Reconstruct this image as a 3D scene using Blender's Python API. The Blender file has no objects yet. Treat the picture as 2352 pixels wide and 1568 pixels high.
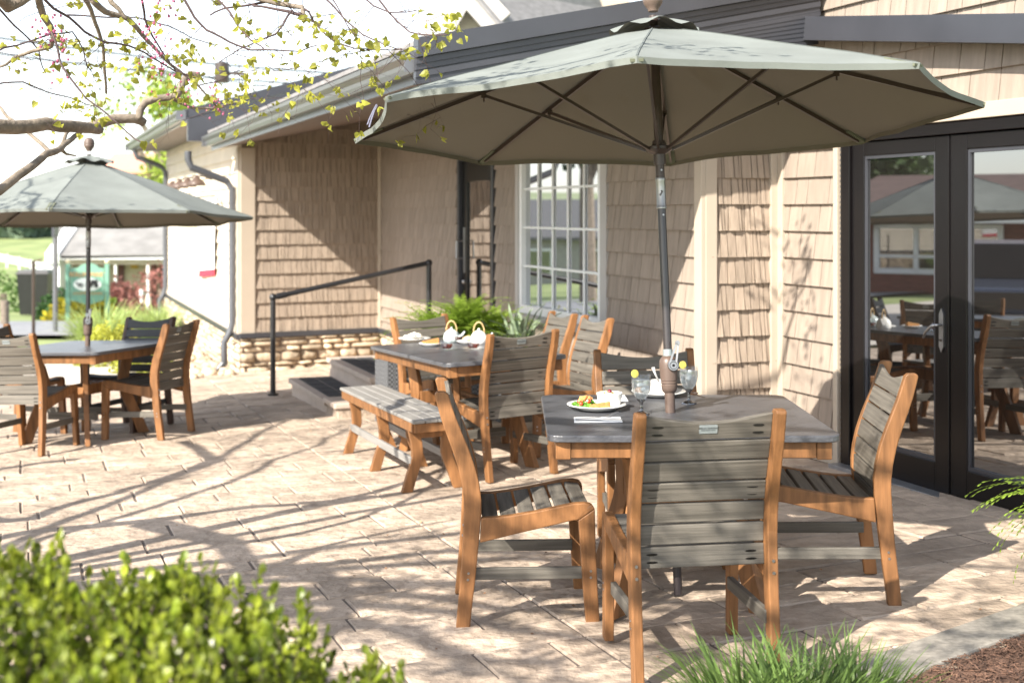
import bpy, math, random
from mathutils import Vector, Matrix, noise
R = math.radians
SC = bpy.context.scene
COL = SC.collection
FOC = 3010.0          # focal length in survey pixels (frame 2352 wide)
EYE = 1.58
HZ = 487.0

# ------------------------------------------------------------------ survey helpers
UX, UY = -0.3496, 0.9369           # along the window wall, away from the viewer
NX, NY = 0.9369, 0.3496            # into the building
OX, OY = 1.285, 8.79               # outer corner of the bay

def W(a, b, z=0.0):
    return Vector((OX + a*UX + b*NX, OY + a*UY + b*NY, z))

CX = -.03*UX + .026*UY
CY = -.03*UY - .026*UX
C0 = .02 - CX*2.6 - CY*6.76

def gz(x, y):
    return C0 + CX*x + CY*y

def gp(px, py, h=0.0):
    kx = (px-1176)/FOC; ky = (HZ-py)/FOC
    Y = (EYE-C0-h)/(CX*kx+CY-ky)
    return Vector((kx*Y, Y, EYE+ky*Y))

def at(px, py, Y):
    return Vector(((px-1176)/FOC*Y, Y, EYE+(HZ-py)/FOC*Y))

def aW(px):                         # station a on the window wall for a survey column
    k = (px-1176)/FOC
    return (OX-OY*k)/(-UX+UY*k)

# ------------------------------------------------------------------ object helpers
def tag(o, label=None, cat=None, group=None, kind=None):
    if label: o['label'] = label
    if cat: o['category'] = cat
    if group: o['group'] = group
    if kind: o['kind'] = kind
    return o

def thing(name, label, cat, loc=(0, 0, 0), rot=None, group=None):
    o = bpy.data.objects.new(name, None)
    o.empty_display_size = .1
    COL.objects.link(o)
    o.location = loc
    if rot is not None: o.rotation_euler = rot
    return tag(o, label, cat, group)

def wloc(o):
    v = Vector((0, 0, 0))
    while o is not None:
        v += o.location; o = o.parent
    return v

class MB:
    def __init__(s):
        s.v = []; s.f = []; s.m = []; s.t = []; s.cm = 0; s.ct = 0.5
    def face(s, idx):
        s.f.append(idx); s.m.append(s.cm); s.t.append(s.ct)
    def add(s, verts, faces):
        b = len(s.v)
        s.v.extend([Vector(p) for p in verts])
        for f in faces: s.face([b+i for i in f])
    def quad(s, a, b, c, d): s.add([a, b, c, d], [(0, 1, 2, 3)])
    def tri(s, a, b, c): s.add([a, b, c], [(0, 1, 2)])
    def hexa(s, p):       # 8 points: bottom 4 ccw, top 4 ccw
        s.add(p, [(3, 2, 1, 0), (4, 5, 6, 7), (0, 1, 5, 4), (1, 2, 6, 5), (2, 3, 7, 6), (3, 0, 4, 7)])
    def box(s, c, sz, M=None, bev=0.0):
        x, y, z = sz[0]/2, sz[1]/2, sz[2]/2
        c = Vector(c)
        if bev <= 0:
            p = [(-x,-y,-z),(x,-y,-z),(x,y,-z),(-x,y,-z),(-x,-y,z),(x,-y,z),(x,y,z),(-x,y,z)]
            p = [Vector(q) for q in p]
            if M is not None: p = [M @ q for q in p]
            s.hexa([c+q for q in p]); return
        b = min(bev, x*.9, y*.9, z*.9)
        rings = []
        for (zz, ins) in ((-z, b), (-z+b, 0), (z-b, 0), (z, b)):
            X, Y = x-ins, y-ins
            cb = b*.6
            ring = [(-X+cb,-Y),(X-cb,-Y),(X,-Y+cb),(X,Y-cb),(X-cb,Y),(-X+cb,Y),(-X,Y-cb),(-X,-Y+cb)]
            rings.append([Vector((q[0], q[1], zz)) for q in ring])
        b0 = len(s.v)
        for r in rings:
            for q in r: s.v.append(c + (M @ q if M is not None else q))
        s.face([b0+7-i for i in range(8)])
        s.face([b0+24+i for i in range(8)])
        for k in range(3):
            for i in range(8):
                j = (i+1) % 8
                s.face([b0+k*8+i, b0+k*8+j, b0+k*8+8+j, b0+k*8+8+i])
    def bar(s, a, b, w, h, up=(0, 0, 1), bev=0.0):
        a = Vector(a); b = Vector(b); d = b-a; L = d.length
        if L < 1e-6: return
        y = d/L; x = y.cross(Vector(up))
        if x.length < 1e-5: x = y.cross(Vector((1, 0, 0)))
        x.normalize(); z = x.cross(y)
        M = Matrix((x, y, z)).transposed()
        s.box((a+b)/2, (w, L, h), M, bev)
    def tube(s, pts, rad, n=8, cap=True):
        pts = [Vector(p) for p in pts]
        if not isinstance(rad, (list, tuple)): rad = [rad]*len(pts)
        b0 = len(s.v); ref = None
        for i, p in enumerate(pts):
            d = pts[min(i+1, len(pts)-1)]-pts[max(i-1, 0)]
            if d.length < 1e-9: d = Vector((0, 0, 1))
            d.normalize()
            if ref is None:
                ref = d.cross(Vector((0, 0, 1)))
                if ref.length < .05: ref = d.cross(Vector((1, 0, 0)))
            ref = ref - d*ref.dot(d)
            if ref.length < 1e-6: ref = d.orthogonal()
            ref.normalize(); q = d.cross(ref)
            for k in range(n):
                a = 2*math.pi*k/n
                s.v.append(p + (ref*math.cos(a)+q*math.sin(a))*rad[i])
        for i in range(len(pts)-1):
            for k in range(n):
                j = (k+1) % n
                s.face([b0+i*n+k, b0+i*n+j, b0+(i+1)*n+j, b0+(i+1)*n+k])
        if cap:
            s.face([b0+n-1-k for k in range(n)])
            s.face([b0+(len(pts)-1)*n+k for k in range(n)])
    def lathe(s, prof, c=(0, 0, 0), n=20, M=None, capb=True, capt=True, sx=1, sy=1):
        c = Vector(c); b0 = len(s.v)
        for (r, z) in prof:
            for k in range(n):
                a = 2*math.pi*k/n
                q = Vector((r*math.cos(a)*sx, r*math.sin(a)*sy, z))
                s.v.append(c + (M @ q if M is not None else q))
        for i in range(len(prof)-1):
            for k in range(n):
                j = (k+1) % n
                s.face([b0+i*n+k, b0+i*n+j, b0+(i+1)*n+j, b0+(i+1)*n+k])
        if capb and prof[0][0] > 1e-4: s.face([b0+n-1-k for k in range(n)])
        if capt and prof[-1][0] > 1e-4: s.face([b0+(len(prof)-1)*n+k for k in range(n)])
    def prism(s, poly, c, ax, ay, az, t):
        """poly in (ax, ay) plane, extruded +-t/2 along az"""
        c = Vector(c); ax = Vector(ax); ay = Vector(ay); az = Vector(az)
        n = len(poly); b0 = len(s.v)
        for sg in (-.5, .5):
            for (u, v) in poly: s.v.append(c+ax*u+ay*v+az*(t*sg))
        s.face([b0+n-1-i for i in range(n)])
        s.face([b0+n+i for i in range(n)])
        for i in range(n):
            j = (i+1) % n
            s.face([b0+i, b0+j, b0+n+j, b0+n+i])
    def strip(s, left, right, c, ax, ay, az, t):
        """extruded ribbon between two profile lines (handles curved boards)"""
        c = Vector(c); ax = Vector(ax); ay = Vector(ay); az = Vector(az)
        n = len(left); b0 = len(s.v)
        for sg in (-.5, .5):
            for (u, v) in left: s.v.append(c+ax*u+ay*v+az*(t*sg))
            for (u, v) in right: s.v.append(c+ax*u+ay*v+az*(t*sg))
        L0, R0, L1, R1 = b0, b0+n, b0+2*n, b0+3*n
        for i in range(n-1):
            s.face([L0+i, L0+i+1, R0+i+1, R0+i]); s.face([L1+i, R1+i, R1+i+1, L1+i+1])
            s.face([L0+i, L1+i, L1+i+1, L0+i+1]); s.face([R0+i, R0+i+1, R1+i+1, R1+i])
        s.face([L0, R0, R1, L1]); s.face([L0+n-1, L1+n-1, R1+n-1, R0+n-1])
    def build(s, name, mats, parent=None, world=True, smooth=False, bevel=0.0, label=None, auto=None):
        me = bpy.data.meshes.new(name)
        off = wloc(parent) if (parent is not None and world) else Vector((0, 0, 0))
        me.from_pydata([tuple(p-off) for p in s.v], [], s.f)
        if not isinstance(mats, (list, tuple)): mats = [mats]
        for m in mats: me.materials.append(m)
        if len(mats) > 1: me.polygons.foreach_set('material_index', s.m)
        if any(abs(t-.5) > 1e-6 for t in s.t):
            at_ = me.attributes.new('tone', 'FLOAT', 'FACE')
            at_.data.foreach_set('value', s.t)
        if smooth: me.polygons.foreach_set('use_smooth', [True]*len(me.polygons))
        me.update()
        o = bpy.data.objects.new(name, me)
        COL.objects.link(o)
        if parent is not None: o.parent = parent
        if bevel > 0:
            md = o.modifiers.new('bev', 'BEVEL'); md.width = bevel; md.segments = 2
            md.limit_method = 'ANGLE'; md.angle_limit = R(40)
        if auto: shade_auto(o, auto)
        if label: o['label'] = label
        return o

def shade_auto(o, deg):
    me = o.data
    me.polygons.foreach_set('use_smooth', [True]*len(me.polygons))
    try: me.set_sharp_from_angle(angle=R(deg))
    except Exception: pass

def text_mesh(name, body, size, mat, parent, M, extrude=.0006, align='CENTER', font_scale=1.0):
    cu = bpy.data.curves.new('t', 'FONT')
    cu.body = body; cu.size = size; cu.extrude = extrude; cu.align_x = align; cu.align_y = 'CENTER'
    cu.space_character = 1.05
    cu.resolution_u = 2
    ob = bpy.data.objects.new('t', cu); COL.objects.link(ob)
    dg = bpy.context.evaluated_depsgraph_get(); dg.update()
    me = bpy.data.meshes.new_from_object(ob.evaluated_get(dg))
    bpy.data.objects.remove(ob); bpy.data.curves.remove(cu)
    me.transform(Matrix.Scale(font_scale, 4, (1, 0, 0)))
    me.transform(M)
    me.materials.clear(); me.materials.append(mat); me.name = name
    o = bpy.data.objects.new(name, me); COL.objects.link(o); o.parent = parent
    return o

def kids(o): return list(o.children)
def copy_tree(o, parent=None):
    c = o.copy(); COL.objects.link(c); c.parent = parent
    for ch in kids(o): copy_tree(ch, c)
    return c

# ------------------------------------------------------------------ materials
MATS = {}
def pm(name, col, rough=.6, metal=0.0, var=.12, ns=6.0, stretch=(1, 1, 1), col2=None, bump=0.0, bs=None,
       bstretch=None, tone=0.0, spec=.5, sss=0.0, coat=0.0, detail=4.0, transl=0.0, dist=.02, obj_rand=0.0):
    m = bpy.data.materials.new(name); m.use_nodes = True
    nt = m.node_tree; N = nt.nodes; L = nt.links
    b = N['Principled BSDF']; out = N['Material Output']
    tc = N.new('ShaderNodeTexCoord'); mp = N.new('ShaderNodeMapping')
    mp.inputs['Scale'].default_value = stretch
    L.new(tc.outputs['Object'], mp.inputs['Vector'])
    nz = N.new('ShaderNodeTexNoise'); nz.inputs['Scale'].default_value = ns
    nz.inputs['Detail'].default_value = detail
    L.new(mp.outputs['Vector'], nz.inputs['Vector'])
    mr = N.new('ShaderNodeMapRange')
    mr.inputs['From Min'].default_value = .3; mr.inputs['From Max'].default_value = .7
    L.new(nz.outputs['Fac'], mr.inputs['Value'])
    c1 = [max(0, c*(1-var)) for c in col]+[1]
    c2 = [min(1, c*(1+var)) for c in col]+[1] if col2 is None else list(col2)+[1]
    mx = N.new('ShaderNodeMix'); mx.data_type = 'RGBA'
    mx.inputs['A'].default_value = c1; mx.inputs['B'].default_value = c2
    L.new(mr.outputs['Result'], mx.inputs['Factor'])
    colout = mx.outputs['Result']
    if tone > 0:
        a = N.new('ShaderNodeAttribute'); a.attribute_name = 'tone'
        m2 = N.new('ShaderNodeMapRange'); m2.inputs['To Min'].default_value = 1-tone; m2.inputs['To Max'].default_value = 1+tone
        L.new(a.outputs['Fac'], m2.inputs['Value'])
        hv = N.new('ShaderNodeHueSaturation'); L.new(m2.outputs['Result'], hv.inputs['Value'])
        L.new(colout, hv.inputs['Color']); colout = hv.outputs['Color']
    if obj_rand > 0:
        oi = N.new('ShaderNodeObjectInfo')
        m3 = N.new('ShaderNodeMapRange'); m3.inputs['To Min'].default_value = 1-obj_rand; m3.inputs['To Max'].default_value = 1+obj_rand
        L.new(oi.outputs['Random'], m3.inputs['Value'])
        hv = N.new('ShaderNodeHueSaturation'); L.new(m3.outputs['Result'], hv.inputs['Value'])
        L.new(colout, hv.inputs['Color']); colout = hv.outputs['Color']
        vm = N.new('ShaderNodeVectorMath'); vm.operation = 'ADD'
        L.new(mp.outputs['Vector'], vm.inputs[0]); L.new(oi.outputs['Random'], vm.inputs[1])
        sc_ = N.new('ShaderNodeVectorMath'); sc_.operation = 'SCALE'; sc_.inputs['Scale'].default_value = 1.0
        L.new(vm.outputs[0], nz.inputs['Vector'])
    L.new(colout, b.inputs['Base Color'])
    b.inputs['Roughness'].default_value = rough; b.inputs['Metallic'].default_value = metal
    b.inputs['Specular IOR Level'].default_value = spec
    if coat: b.inputs['Coat Weight'].default_value = coat
    if bump > 0:
        n2 = N.new('ShaderNodeTexNoise'); n2.inputs['Scale'].default_value = bs or ns*2; n2.inputs['Detail'].default_value = 5
        if bstretch:
            mp2 = N.new('ShaderNodeMapping'); mp2.inputs['Scale'].default_value = bstretch
            L.new(tc.outputs['Object'], mp2.inputs['Vector']); L.new(mp2.outputs['Vector'], n2.inputs['Vector'])
        else: L.new(mp.outputs['Vector'], n2.inputs['Vector'])
        bp = N.new('ShaderNodeBump'); bp.inputs['Strength'].default_value = bump; bp.inputs['Distance'].default_value = dist
        L.new(n2.outputs['Fac'], bp.inputs['Height']); L.new(bp.outputs['Normal'], b.inputs['Normal'])
    if transl > 0:
        tr = N.new('ShaderNodeBsdfTranslucent'); L.new(colout, tr.inputs['Color'])
        ms = N.new('ShaderNodeMixShader'); ms.inputs[0].default_value = transl
        L.new(b.outputs[0], ms.inputs[1]); L.new(tr.outputs[0], ms.inputs[2]); L.new(ms.outputs[0], out.inputs['Surface'])
    MATS[name] = m
    return m

def glassy(name, refl=.3, tint=(.02, .022, .025), clear=0.0, rough=.0, gcol=(.95, .97, 1)):
    """pane: mirror reflection over a dark or clear body, weight follows the viewing angle"""
    m = bpy.data.materials.new(name); m.use_nodes = True
    nt = m.node_tree; N = nt.nodes; L = nt.links; N.clear()
    out = N.new('ShaderNodeOutputMaterial')
    g = N.new('ShaderNodeBsdfGlossy'); g.inputs['Roughness'].default_value = rough; g.inputs['Color'].default_value = (*gcol, 1)
    lw = N.new('ShaderNodeLayerWeight'); lw.inputs['Blend'].default_value = .35
    mr = N.new('ShaderNodeMapRange'); mr.inputs['To Min'].default_value = refl*.7; mr.inputs['To Max'].default_value = min(1, refl*2.2)
    L.new(lw.outputs['Facing'], mr.inputs['Value'])
    t = N.new('ShaderNodeBsdfTransparent'); t.inputs['Color'].default_value = (*[min(1, c) for c in tint], 1) if clear > 0 else (0, 0, 0, 1)
    if clear > 0:
        body = t
    else:
        body = N.new('ShaderNodeBsdfDiffuse'); body.inputs['Color'].default_value = (*tint, 1)
    ms = N.new('ShaderNodeMixShader')
    L.new(mr.outputs['Result'], ms.inputs[0]); L.new(body.outputs[0], ms.inputs[1]); L.new(g.outputs[0], ms.inputs[2])
    L.new(ms.outputs[0], out.inputs['Surface'])
    MATS[name] = m
    return m

M_wood = pm('cedar_lumber', (.215, .099, .038), .52, var=.36, ns=18, stretch=(1.6, 1.6, .25), bump=.35, bs=140, bstretch=(1, 1, .06), dist=.004, spec=.35, obj_rand=.2)
M_slat = pm('weathered_slat', (.122, .110, .093), .6, var=.38, ns=5, stretch=(.5, 12, 14), bump=.35, bs=30, bstretch=(.25, 9, 9), dist=.004, spec=.35, obj_rand=.1)
M_slaty = pm('weathered_slat_lengthwise', (.118, .108, .092), .6, var=.3, ns=5, stretch=(12, .5, 14), bump=.35, bs=30, bstretch=(9, .25, 9), dist=.004, spec=.35, obj_rand=.1)
M_downspout = pm('dark_downspout', (.075, .08, .092), .35, var=.08, ns=2, spec=.6)
M_slatdark = pm('charcoal_slat', (.05, .053, .06), .6, var=.2, ns=5, stretch=(.5, 12, 14), spec=.35)
M_wooddark = pm('brown_lumber', (.07, .04, .03), .5, var=.2, ns=14)
M_top = pm('hammered_top', (.078, .080, .090), .34, var=.15, ns=4, bump=.5, bs=75, dist=.006, spec=.6)
M_bronze = pm('bronze_metal', (.045, .03, .024), .35, var=.2, ns=9, spec=.6)
M_bronze2 = pm('bronze_plastic', (.11, .075, .06), .42, var=.12, ns=9, spec=.5)
M_pole = pm('dark_pole', (.03, .024, .026), .3, var=.15, ns=9, spec=.7)
M_steel = pm('brushed_steel', (.36, .36, .37), .38, metal=1, var=.1, ns=20)
M_fabric = pm('sage_canvas', (.185, .202, .190), .85, var=.09, ns=5, bump=.35, bs=420, dist=.003, transl=.03, spec=.2)
M_fabdark = pm('canvas_pocket', (.12, .13, .09), .9, var=.1, ns=30)
M_siding = pm('shake_siding', (.315, .252, .198), .75, var=.12, ns=3, stretch=(8, 8, .8), tone=.07, bump=.6, bs=9, bstretch=(9, 9, .35), dist=.012, spec=.25)
M_siding_s = pm('shingle_siding', (.282, .232, .191), .75, var=.12, ns=3, stretch=(8, 8, .8), tone=.06, bump=.45, bs=9, bstretch=(9, 9, .35), dist=.006, spec=.25)
M_trim = pm('tan_trim', (.42, .355, .285), .6, var=.05, ns=2, spec=.3)
M_trimgrey = pm('grey_trim', (.42, .40, .385), .6, var=.05, ns=2, spec=.3)
M_darkmetal = pm('dark_metal', (.05, .052, .062), .34, var=.15, ns=2, metal=.2, spec=.6)
M_bronzeframe = pm('bronze_frame', (.006, .005, .0055), .28, var=.12, ns=3, spec=.32)
M_gutter = pm('grey_gutter', (.15, .155, .168), .32, metal=.35, var=.08, ns=1.5, spec=.6)
M_soffit = pm('brown_soffit', (.16, .12, .10), .6, var=.08, ns=3)
M_white = pm('white_vinyl', (.78, .79, .80), .4, var=.03, ns=3)
M_stone = pm('ledge_stone', (.50, .40, .29), .85, var=.3, ns=9, tone=.35, bump=.8, bs=22, dist=.02, spec=.2)
M_mortar = pm('dark_mortar', (.16, .12, .09), .9, var=.2, ns=12)
M_step = pm('tan_step', (.44, .36, .30), .8, var=.08, ns=8, bump=.2, bs=80, dist=.004)
M_rubber = pm('rubber_mat', (.035, .037, .042), .8, var=.2, ns=40, bump=.3, bs=160, dist=.003)
M_black = pm('black_paint', (.018, .018, .02), .3, var=.15, ns=9, spec=.6)
M_roofing = pm('grey_shingle_roof', (.23, .22, .22), .9, var=.2, ns=5, stretch=(1, 1, 3), bump=.3, bs=12, dist=.02)
M_plate = pm('white_china', (.86, .85, .82), .12, var=.02, ns=5, spec=.6)
M_napkin = pm('paper_napkin', (.85, .85, .86), .9, var=.03, ns=40)
M_glass = glassy('door_glass', refl=.31, tint=(.012, .011, .010))
M_winglass = glassy('window_glass', refl=.42, tint=(.02, .022, .024))
M_clear = glassy('clear_glass', refl=.09, tint=(.97, .98, .98), clear=1)
M_water = glassy('iced_water', refl=.10, tint=(.92, .94, .95), clear=1)
def wet(name, col, k):
    m = glassy(name, refl=.10, tint=(.95, .96, .97), clear=1)
    nt = m.node_tree; out = [n for n in nt.nodes if n.type == 'OUTPUT_MATERIAL'][0]
    src = out.inputs['Surface'].links[0].from_socket
    d = nt.nodes.new('ShaderNodeBsdfTranslucent'); d.inputs['Color'].default_value = (*col, 1)
    ms = nt.nodes.new('ShaderNodeMixShader'); ms.inputs[0].default_value = k
    nt.links.new(src, ms.inputs[1]); nt.links.new(d.outputs[0], ms.inputs[2]); nt.links.new(ms.outputs[0], out.inputs['Surface'])
    return m
M_water = wet('cloudy_iced_water', (.72, .74, .75), .38)
M_smoke = glassy('smoky_stem', refl=.25, tint=(.22, .18, .15), clear=1)
M_tea = glassy('tea', refl=.15, tint=(.60, .22, .05), clear=1)
M_ice = pm('ice', (.75, .78, .80), .15, var=.05, ns=30, transl=.6)
M_lemon = pm('lemon', (.72, .62, .14), .5, var=.1, ns=50, transl=.3)
M_leaf = pm('boxwood_leaf', (.11, .175, .018), .34, ns=9, col2=(.33, .37, .04), tone=.55, spec=.5, transl=.42)
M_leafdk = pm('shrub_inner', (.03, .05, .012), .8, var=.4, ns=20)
M_redbud = pm('redbud_leaf', (.36, .36, .06), .45, var=.25, ns=3, tone=.4, spec=.4, transl=.5)
M_blossom = pm('pink_blossom', (.55, .16, .28), .6, var=.2, ns=30, transl=.4)
M_bark = pm('redbud_bark', (.19, .155, .12), .85, var=.35, ns=16, bump=.6, bs=60, dist=.01)
M_twig = pm('twig_bark', (.07, .045, .045), .8, var=.3, ns=30)
M_fern = pm('fern_leaf', (.26, .38, .05), .5, var=.25, ns=6, tone=.35, transl=.5)
M_agave = pm('agave_leaf', (.26, .33, .22), .5, var=.3, ns=5, stretch=(8, 8, 1), tone=.5, transl=.15)
M_grass = pm('liriope_blade', (.15, .235, .06), .45, var=.25, ns=5, tone=.45, transl=.4)
M_mulch = pm('brown_mulch', (.13, .072, .048), .95, var=.4, ns=60, tone=.45, bump=.7, bs=90, dist=.02)
M_kerb = pm('old_concrete', (.25, .23, .20), .9, var=.22, ns=40, bump=.4, bs=200, dist=.004)
M_wicker = None
M_food_green = pm('salad_green', (.13, .30, .03), .5, var=.4, ns=40, transl=.3, tone=.3)
M_food_red = pm('tomato_red', (.55, .06, .02), .25, var=.15, ns=30, spec=.6)
M_food_tan = pm('crouton_tan', (.62, .30, .10), .7, var=.3, ns=60, tone=.3)
M_food_cake = pm('cake_brown', (.42, .20, .06), .8, var=.3, ns=70, bump=.4, bs=120, dist=.003)
M_food_white = pm('cream_white', (.85, .80, .70), .6, var=.1, ns=40)
M_soup = pm('soup_brown', (.16, .09, .03), .4, var=.4, ns=80)
M_bamboo = pm('bamboo_handle', (.62, .42, .20), .45, var=.2, ns=30)
M_teapot = pm('celadon_teapot', (.52, .58, .57), .18, var=.06, ns=9, spec=.6)

M_cream = pm('cream_lap_siding', (.66, .58, .47), .75, var=.06, ns=2, tone=.05, spec=.25)
# canvas: under-face shade and warm ground bounce put into the backface colour
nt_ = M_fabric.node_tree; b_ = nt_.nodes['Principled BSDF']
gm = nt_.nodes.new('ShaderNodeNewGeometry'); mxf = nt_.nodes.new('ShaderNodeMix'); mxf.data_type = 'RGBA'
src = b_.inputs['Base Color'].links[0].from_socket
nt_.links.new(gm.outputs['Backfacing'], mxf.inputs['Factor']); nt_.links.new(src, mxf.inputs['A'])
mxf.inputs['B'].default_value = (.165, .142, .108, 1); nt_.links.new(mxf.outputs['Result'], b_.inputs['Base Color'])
# patio stone
def patio_mat():
    m = pm('stamped_concrete', (.425, .338, .264), .72, var=.24, ns=3.2, tone=.15, bump=1.0, bs=10, dist=.035, spec=.3)
    nt = m.node_tree; N = nt.nodes; L = nt.links
    b = N['Principled BSDF']
    # second, finer grain
    n3 = N.new('ShaderNodeTexNoise'); n3.inputs['Scale'].default_value = 34; n3.inputs['Detail'].default_value = 6
    tc = [n for n in N if n.type == 'TEX_COORD'][0]
    nq = N.new('ShaderNodeTexNoise'); nq.inputs['Scale'].default_value = 11; nq.inputs['Detail'].default_value = 8; nq.inputs['Roughness'].default_value = .65
    L.new(tc.outputs['Object'], nq.inputs['Vector'])
    mq = N.new('ShaderNodeMapRange'); mq.inputs['From Min'].default_value = .3; mq.inputs['From Max'].default_value = .7; mq.inputs['To Min'].default_value = .80; mq.inputs['To Max'].default_value = 1.12
    L.new(nq.outputs['Fac'], mq.inputs['Value'])
    hq = N.new('ShaderNodeHueSaturation'); L.new(mq.outputs['Result'], hq.inputs['Value'])
    sq_ = b.inputs['Base Color'].links[0].from_socket; L.new(sq_, hq.inputs['Color']); L.new(hq.outputs['Color'], b.inputs['Base Color'])
    L.new(tc.outputs['Object'], n3.inputs['Vector'])
    b0 = [n for n in N if n.type == 'BUMP'][0]
    b2 = N.new('ShaderNodeBump'); b2.inputs['Strength'].default_value = .6; b2.inputs['Distance'].default_value = .006
    L.new(n3.outputs['Fac'], b2.inputs['Height']); L.new(b0.outputs['Normal'], b2.inputs['Normal'])
    L.new(b2.outputs['Normal'], b.inputs['Normal'])
    return m
M_patio = patio_mat()
M_joint = pm('patio_joint', (.15, .12, .10), .9, var=.3, ns=20)
M_walk = pm('pale_concrete', (.52, .47, .41), .85, var=.1, ns=3, bump=.2, bs=60, dist=.004)
M_road = pm('asphalt', (.23, .235, .25), .9, var=.15, ns=8)
M_lawn = pm('lawn', (.20, .27, .09), .95, var=.35, ns=.35, col2=(.28, .33, .13))
M_hill = pm('pasture', (.25, .31, .15), .95, var=.3, ns=.02, col2=(.34, .38, .22))  # paler than the lawn: distance haze is put into the colour

def wicker():
    m = bpy.data.materials.new('grey_wicker'); m.use_nodes = True
    N = m.node_tree.nodes; L = m.node_tree.links; b = N['Principled BSDF']
    tc = N.new('ShaderNodeTexCoord')
    ck = N.new('ShaderNodeTexChecker'); ck.inputs['Scale'].default_value = 55
    L.new(tc.outputs['Object'], ck.inputs['Vector'])
    mx = N.new('ShaderNodeMix'); mx.data_type = 'RGBA'
    mx.inputs['A'].default_value = (.03, .032, .036, 1); mx.inputs['B'].default_value = (.15, .155, .165, 1)
    L.new(ck.outputs['Fac'], mx.inputs['Factor']); L.new(mx.outputs['Result'], b.inputs['Base Color'])
    bp = N.new('ShaderNodeBump'); bp.inputs['Strength'].default_value = .6; bp.inputs['Distance'].default_value = .006
    L.new(ck.outputs['Fac'], bp.inputs['Height']); L.new(bp.outputs['Normal'], b.inputs['Normal'])
    b.inputs['Roughness'].default_value = .6
    return m
M_wicker = wicker()

# ------------------------------------------------------------------ camera, sun, sky
cam = bpy.data.cameras.new('camera'); co = bpy.data.objects.new('camera', cam); COL.objects.link(co)
co.location = (0, 0, EYE); co.rotation_euler = (R(90), 0, 0)
cam.sensor_width = 36; cam.lens = FOC/2352*36; cam.shift_y = -(784-HZ)/2352
cam.clip_end = 4000; cam.clip_start = .05
cam.dof.use_dof = True; cam.dof.focus_distance = 5.3; cam.dof.aperture_fstop = 2.9
SC.camera = co

SUN = Vector((.86, 1.06, -1.0)).normalized()        # travel direction of the light
elev = math.asin(-SUN.z)
ld = bpy.data.lights.new('sun', 'SUN'); lo = bpy.data.objects.new('sun', ld); COL.objects.link(lo)
ld.energy = 5.0; ld.angle = R(.55); ld.color = (1, .93, .82)
lo.rotation_euler = SUN.to_track_quat('-Z', 'Y').to_euler(); lo.location = (-6, -8, 9)
w = bpy.data.worlds.new('World'); SC.world = w; w.use_nodes = True
wn = w.node_tree.nodes; wl = w.node_tree.links
sky = wn.new('ShaderNodeTexSky'); sky.sky_type = 'NISHITA'; sky.sun_disc = False
sky.sun_elevation = elev; sky.sun_rotation = math.atan2(-SUN.x, -SUN.y)
sky.air_density = 1.0; sky.dust_density = .6; sky.ozone_density = 1.0
hs_ = wn.new('ShaderNodeHueSaturation'); hs_.inputs['Saturation'].default_value = .45
wl.new(sky.outputs[0], hs_.inputs['Color']); wl.new(hs_.outputs[0], wn['Background'].inputs[0]); wn['Background'].inputs[1].default_value = .15
SC.view_settings.view_transform = 'Standard'; SC.view_settings.look = 'None'
SC.view_settings.exposure = 1.28; SC.view_settings.gamma = 1.0
SC.cycles.use_denoising = True
SC.cycles.max_bounces = 8; SC.cycles.transparent_max_bounces = 16
SC.cycles.sample_clamp_indirect = 6
#PART2
# ------------------------------------------------------------------ ground
def lerp_tab(tab, x):
    if x <= tab[0][0]: return tab[0][1]
    for (a, b) in zip(tab, tab[1:]):
        if x <= b[0]:
            t = (x-a[0])/(b[0]-a[0]); return a[1]+(b[1]-a[1])*t
    return tab[-1][1]
FAR = [(14, -.36), (22, -.52), (30, -.94), (45, -1.95), (60, -2.96), (85, -4.6), (110, -5.2), (160, -2.6), (250, 1.2), (400, 5.0), (700, 11)]
def zterr(x, y):
    n = gz(max(-9, min(x, 3)), max(-3, min(y, 15)))
    if x < -9: n -= .01*(-9-x)
    f = lerp_tab(FAR, y)
    if y > 40: f += max(0, min(120, -x-5))*.012 + 3.0*math.sin(x*.013+1)*min(1, (y-90)/200 if y > 90 else 0)
    t = max(0, min(1, (y-13)/5))
    return n*(1-t)+f*t
def sheet(name, xs, ys, zf, mat, kind='structure', label=None, cat=None):
    mb = MB(); nx = len(xs)
    for y in ys:
        for x in xs: mb.v.append(Vector((x, y, zf(x, y))))
    for j in range(len(ys)-1):
        for i in range(nx-1):
            mb.face([j*nx+i, j*nx+i+1, (j+1)*nx+i+1, (j+1)*nx+i])
    o = mb.build(name, mat, smooth=True)
    return tag(o, label, cat, kind=kind)
xs = [-900, -500, -300, -180, -110, -70, -45, -30, -22, -16, -12, -9, -7, -5, -3, -1, 1, 3, 5, 8, 12, 20, 40, 90, 200, 500, 900]
ys = [-600, -200, -80, -30, -12, -5, -1, 2, 5, 8, 11, 13, 14, 16, 18, 20, 22, 24, 27, 30, 34, 38, 45, 52, 60, 72, 85, 97, 110, 135, 160, 200, 250, 320, 400, 550, 700, 900]
sheet('ground', xs, ys, lambda x, y: zterr(x, y)-.06, M_lawn, label='green lawn and pasture rolling down to the valley', cat='ground')
hx = [-700+50*i for i in range(29)]
sheet('hill', hx, [150, 200, 250, 300, 350, 400, 480, 560, 640, 760, 900], lambda x, y: zterr(x, y)+.25*(1 if y > 160 else -1), M_hill, label='sunlit green hillside beyond the valley', cat='hill')
lin = lambda a, b, n: [a+(b-a)*i/(n-1) for i in range(n)]
sheet('road', lin(-60, -2, 30), [22.4, 23.5, 25, 27, 29, 30.5], lambda x, y: zterr(x, y)+.02, M_road, label='pale asphalt street crossing beyond the lawn', cat='road')
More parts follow.
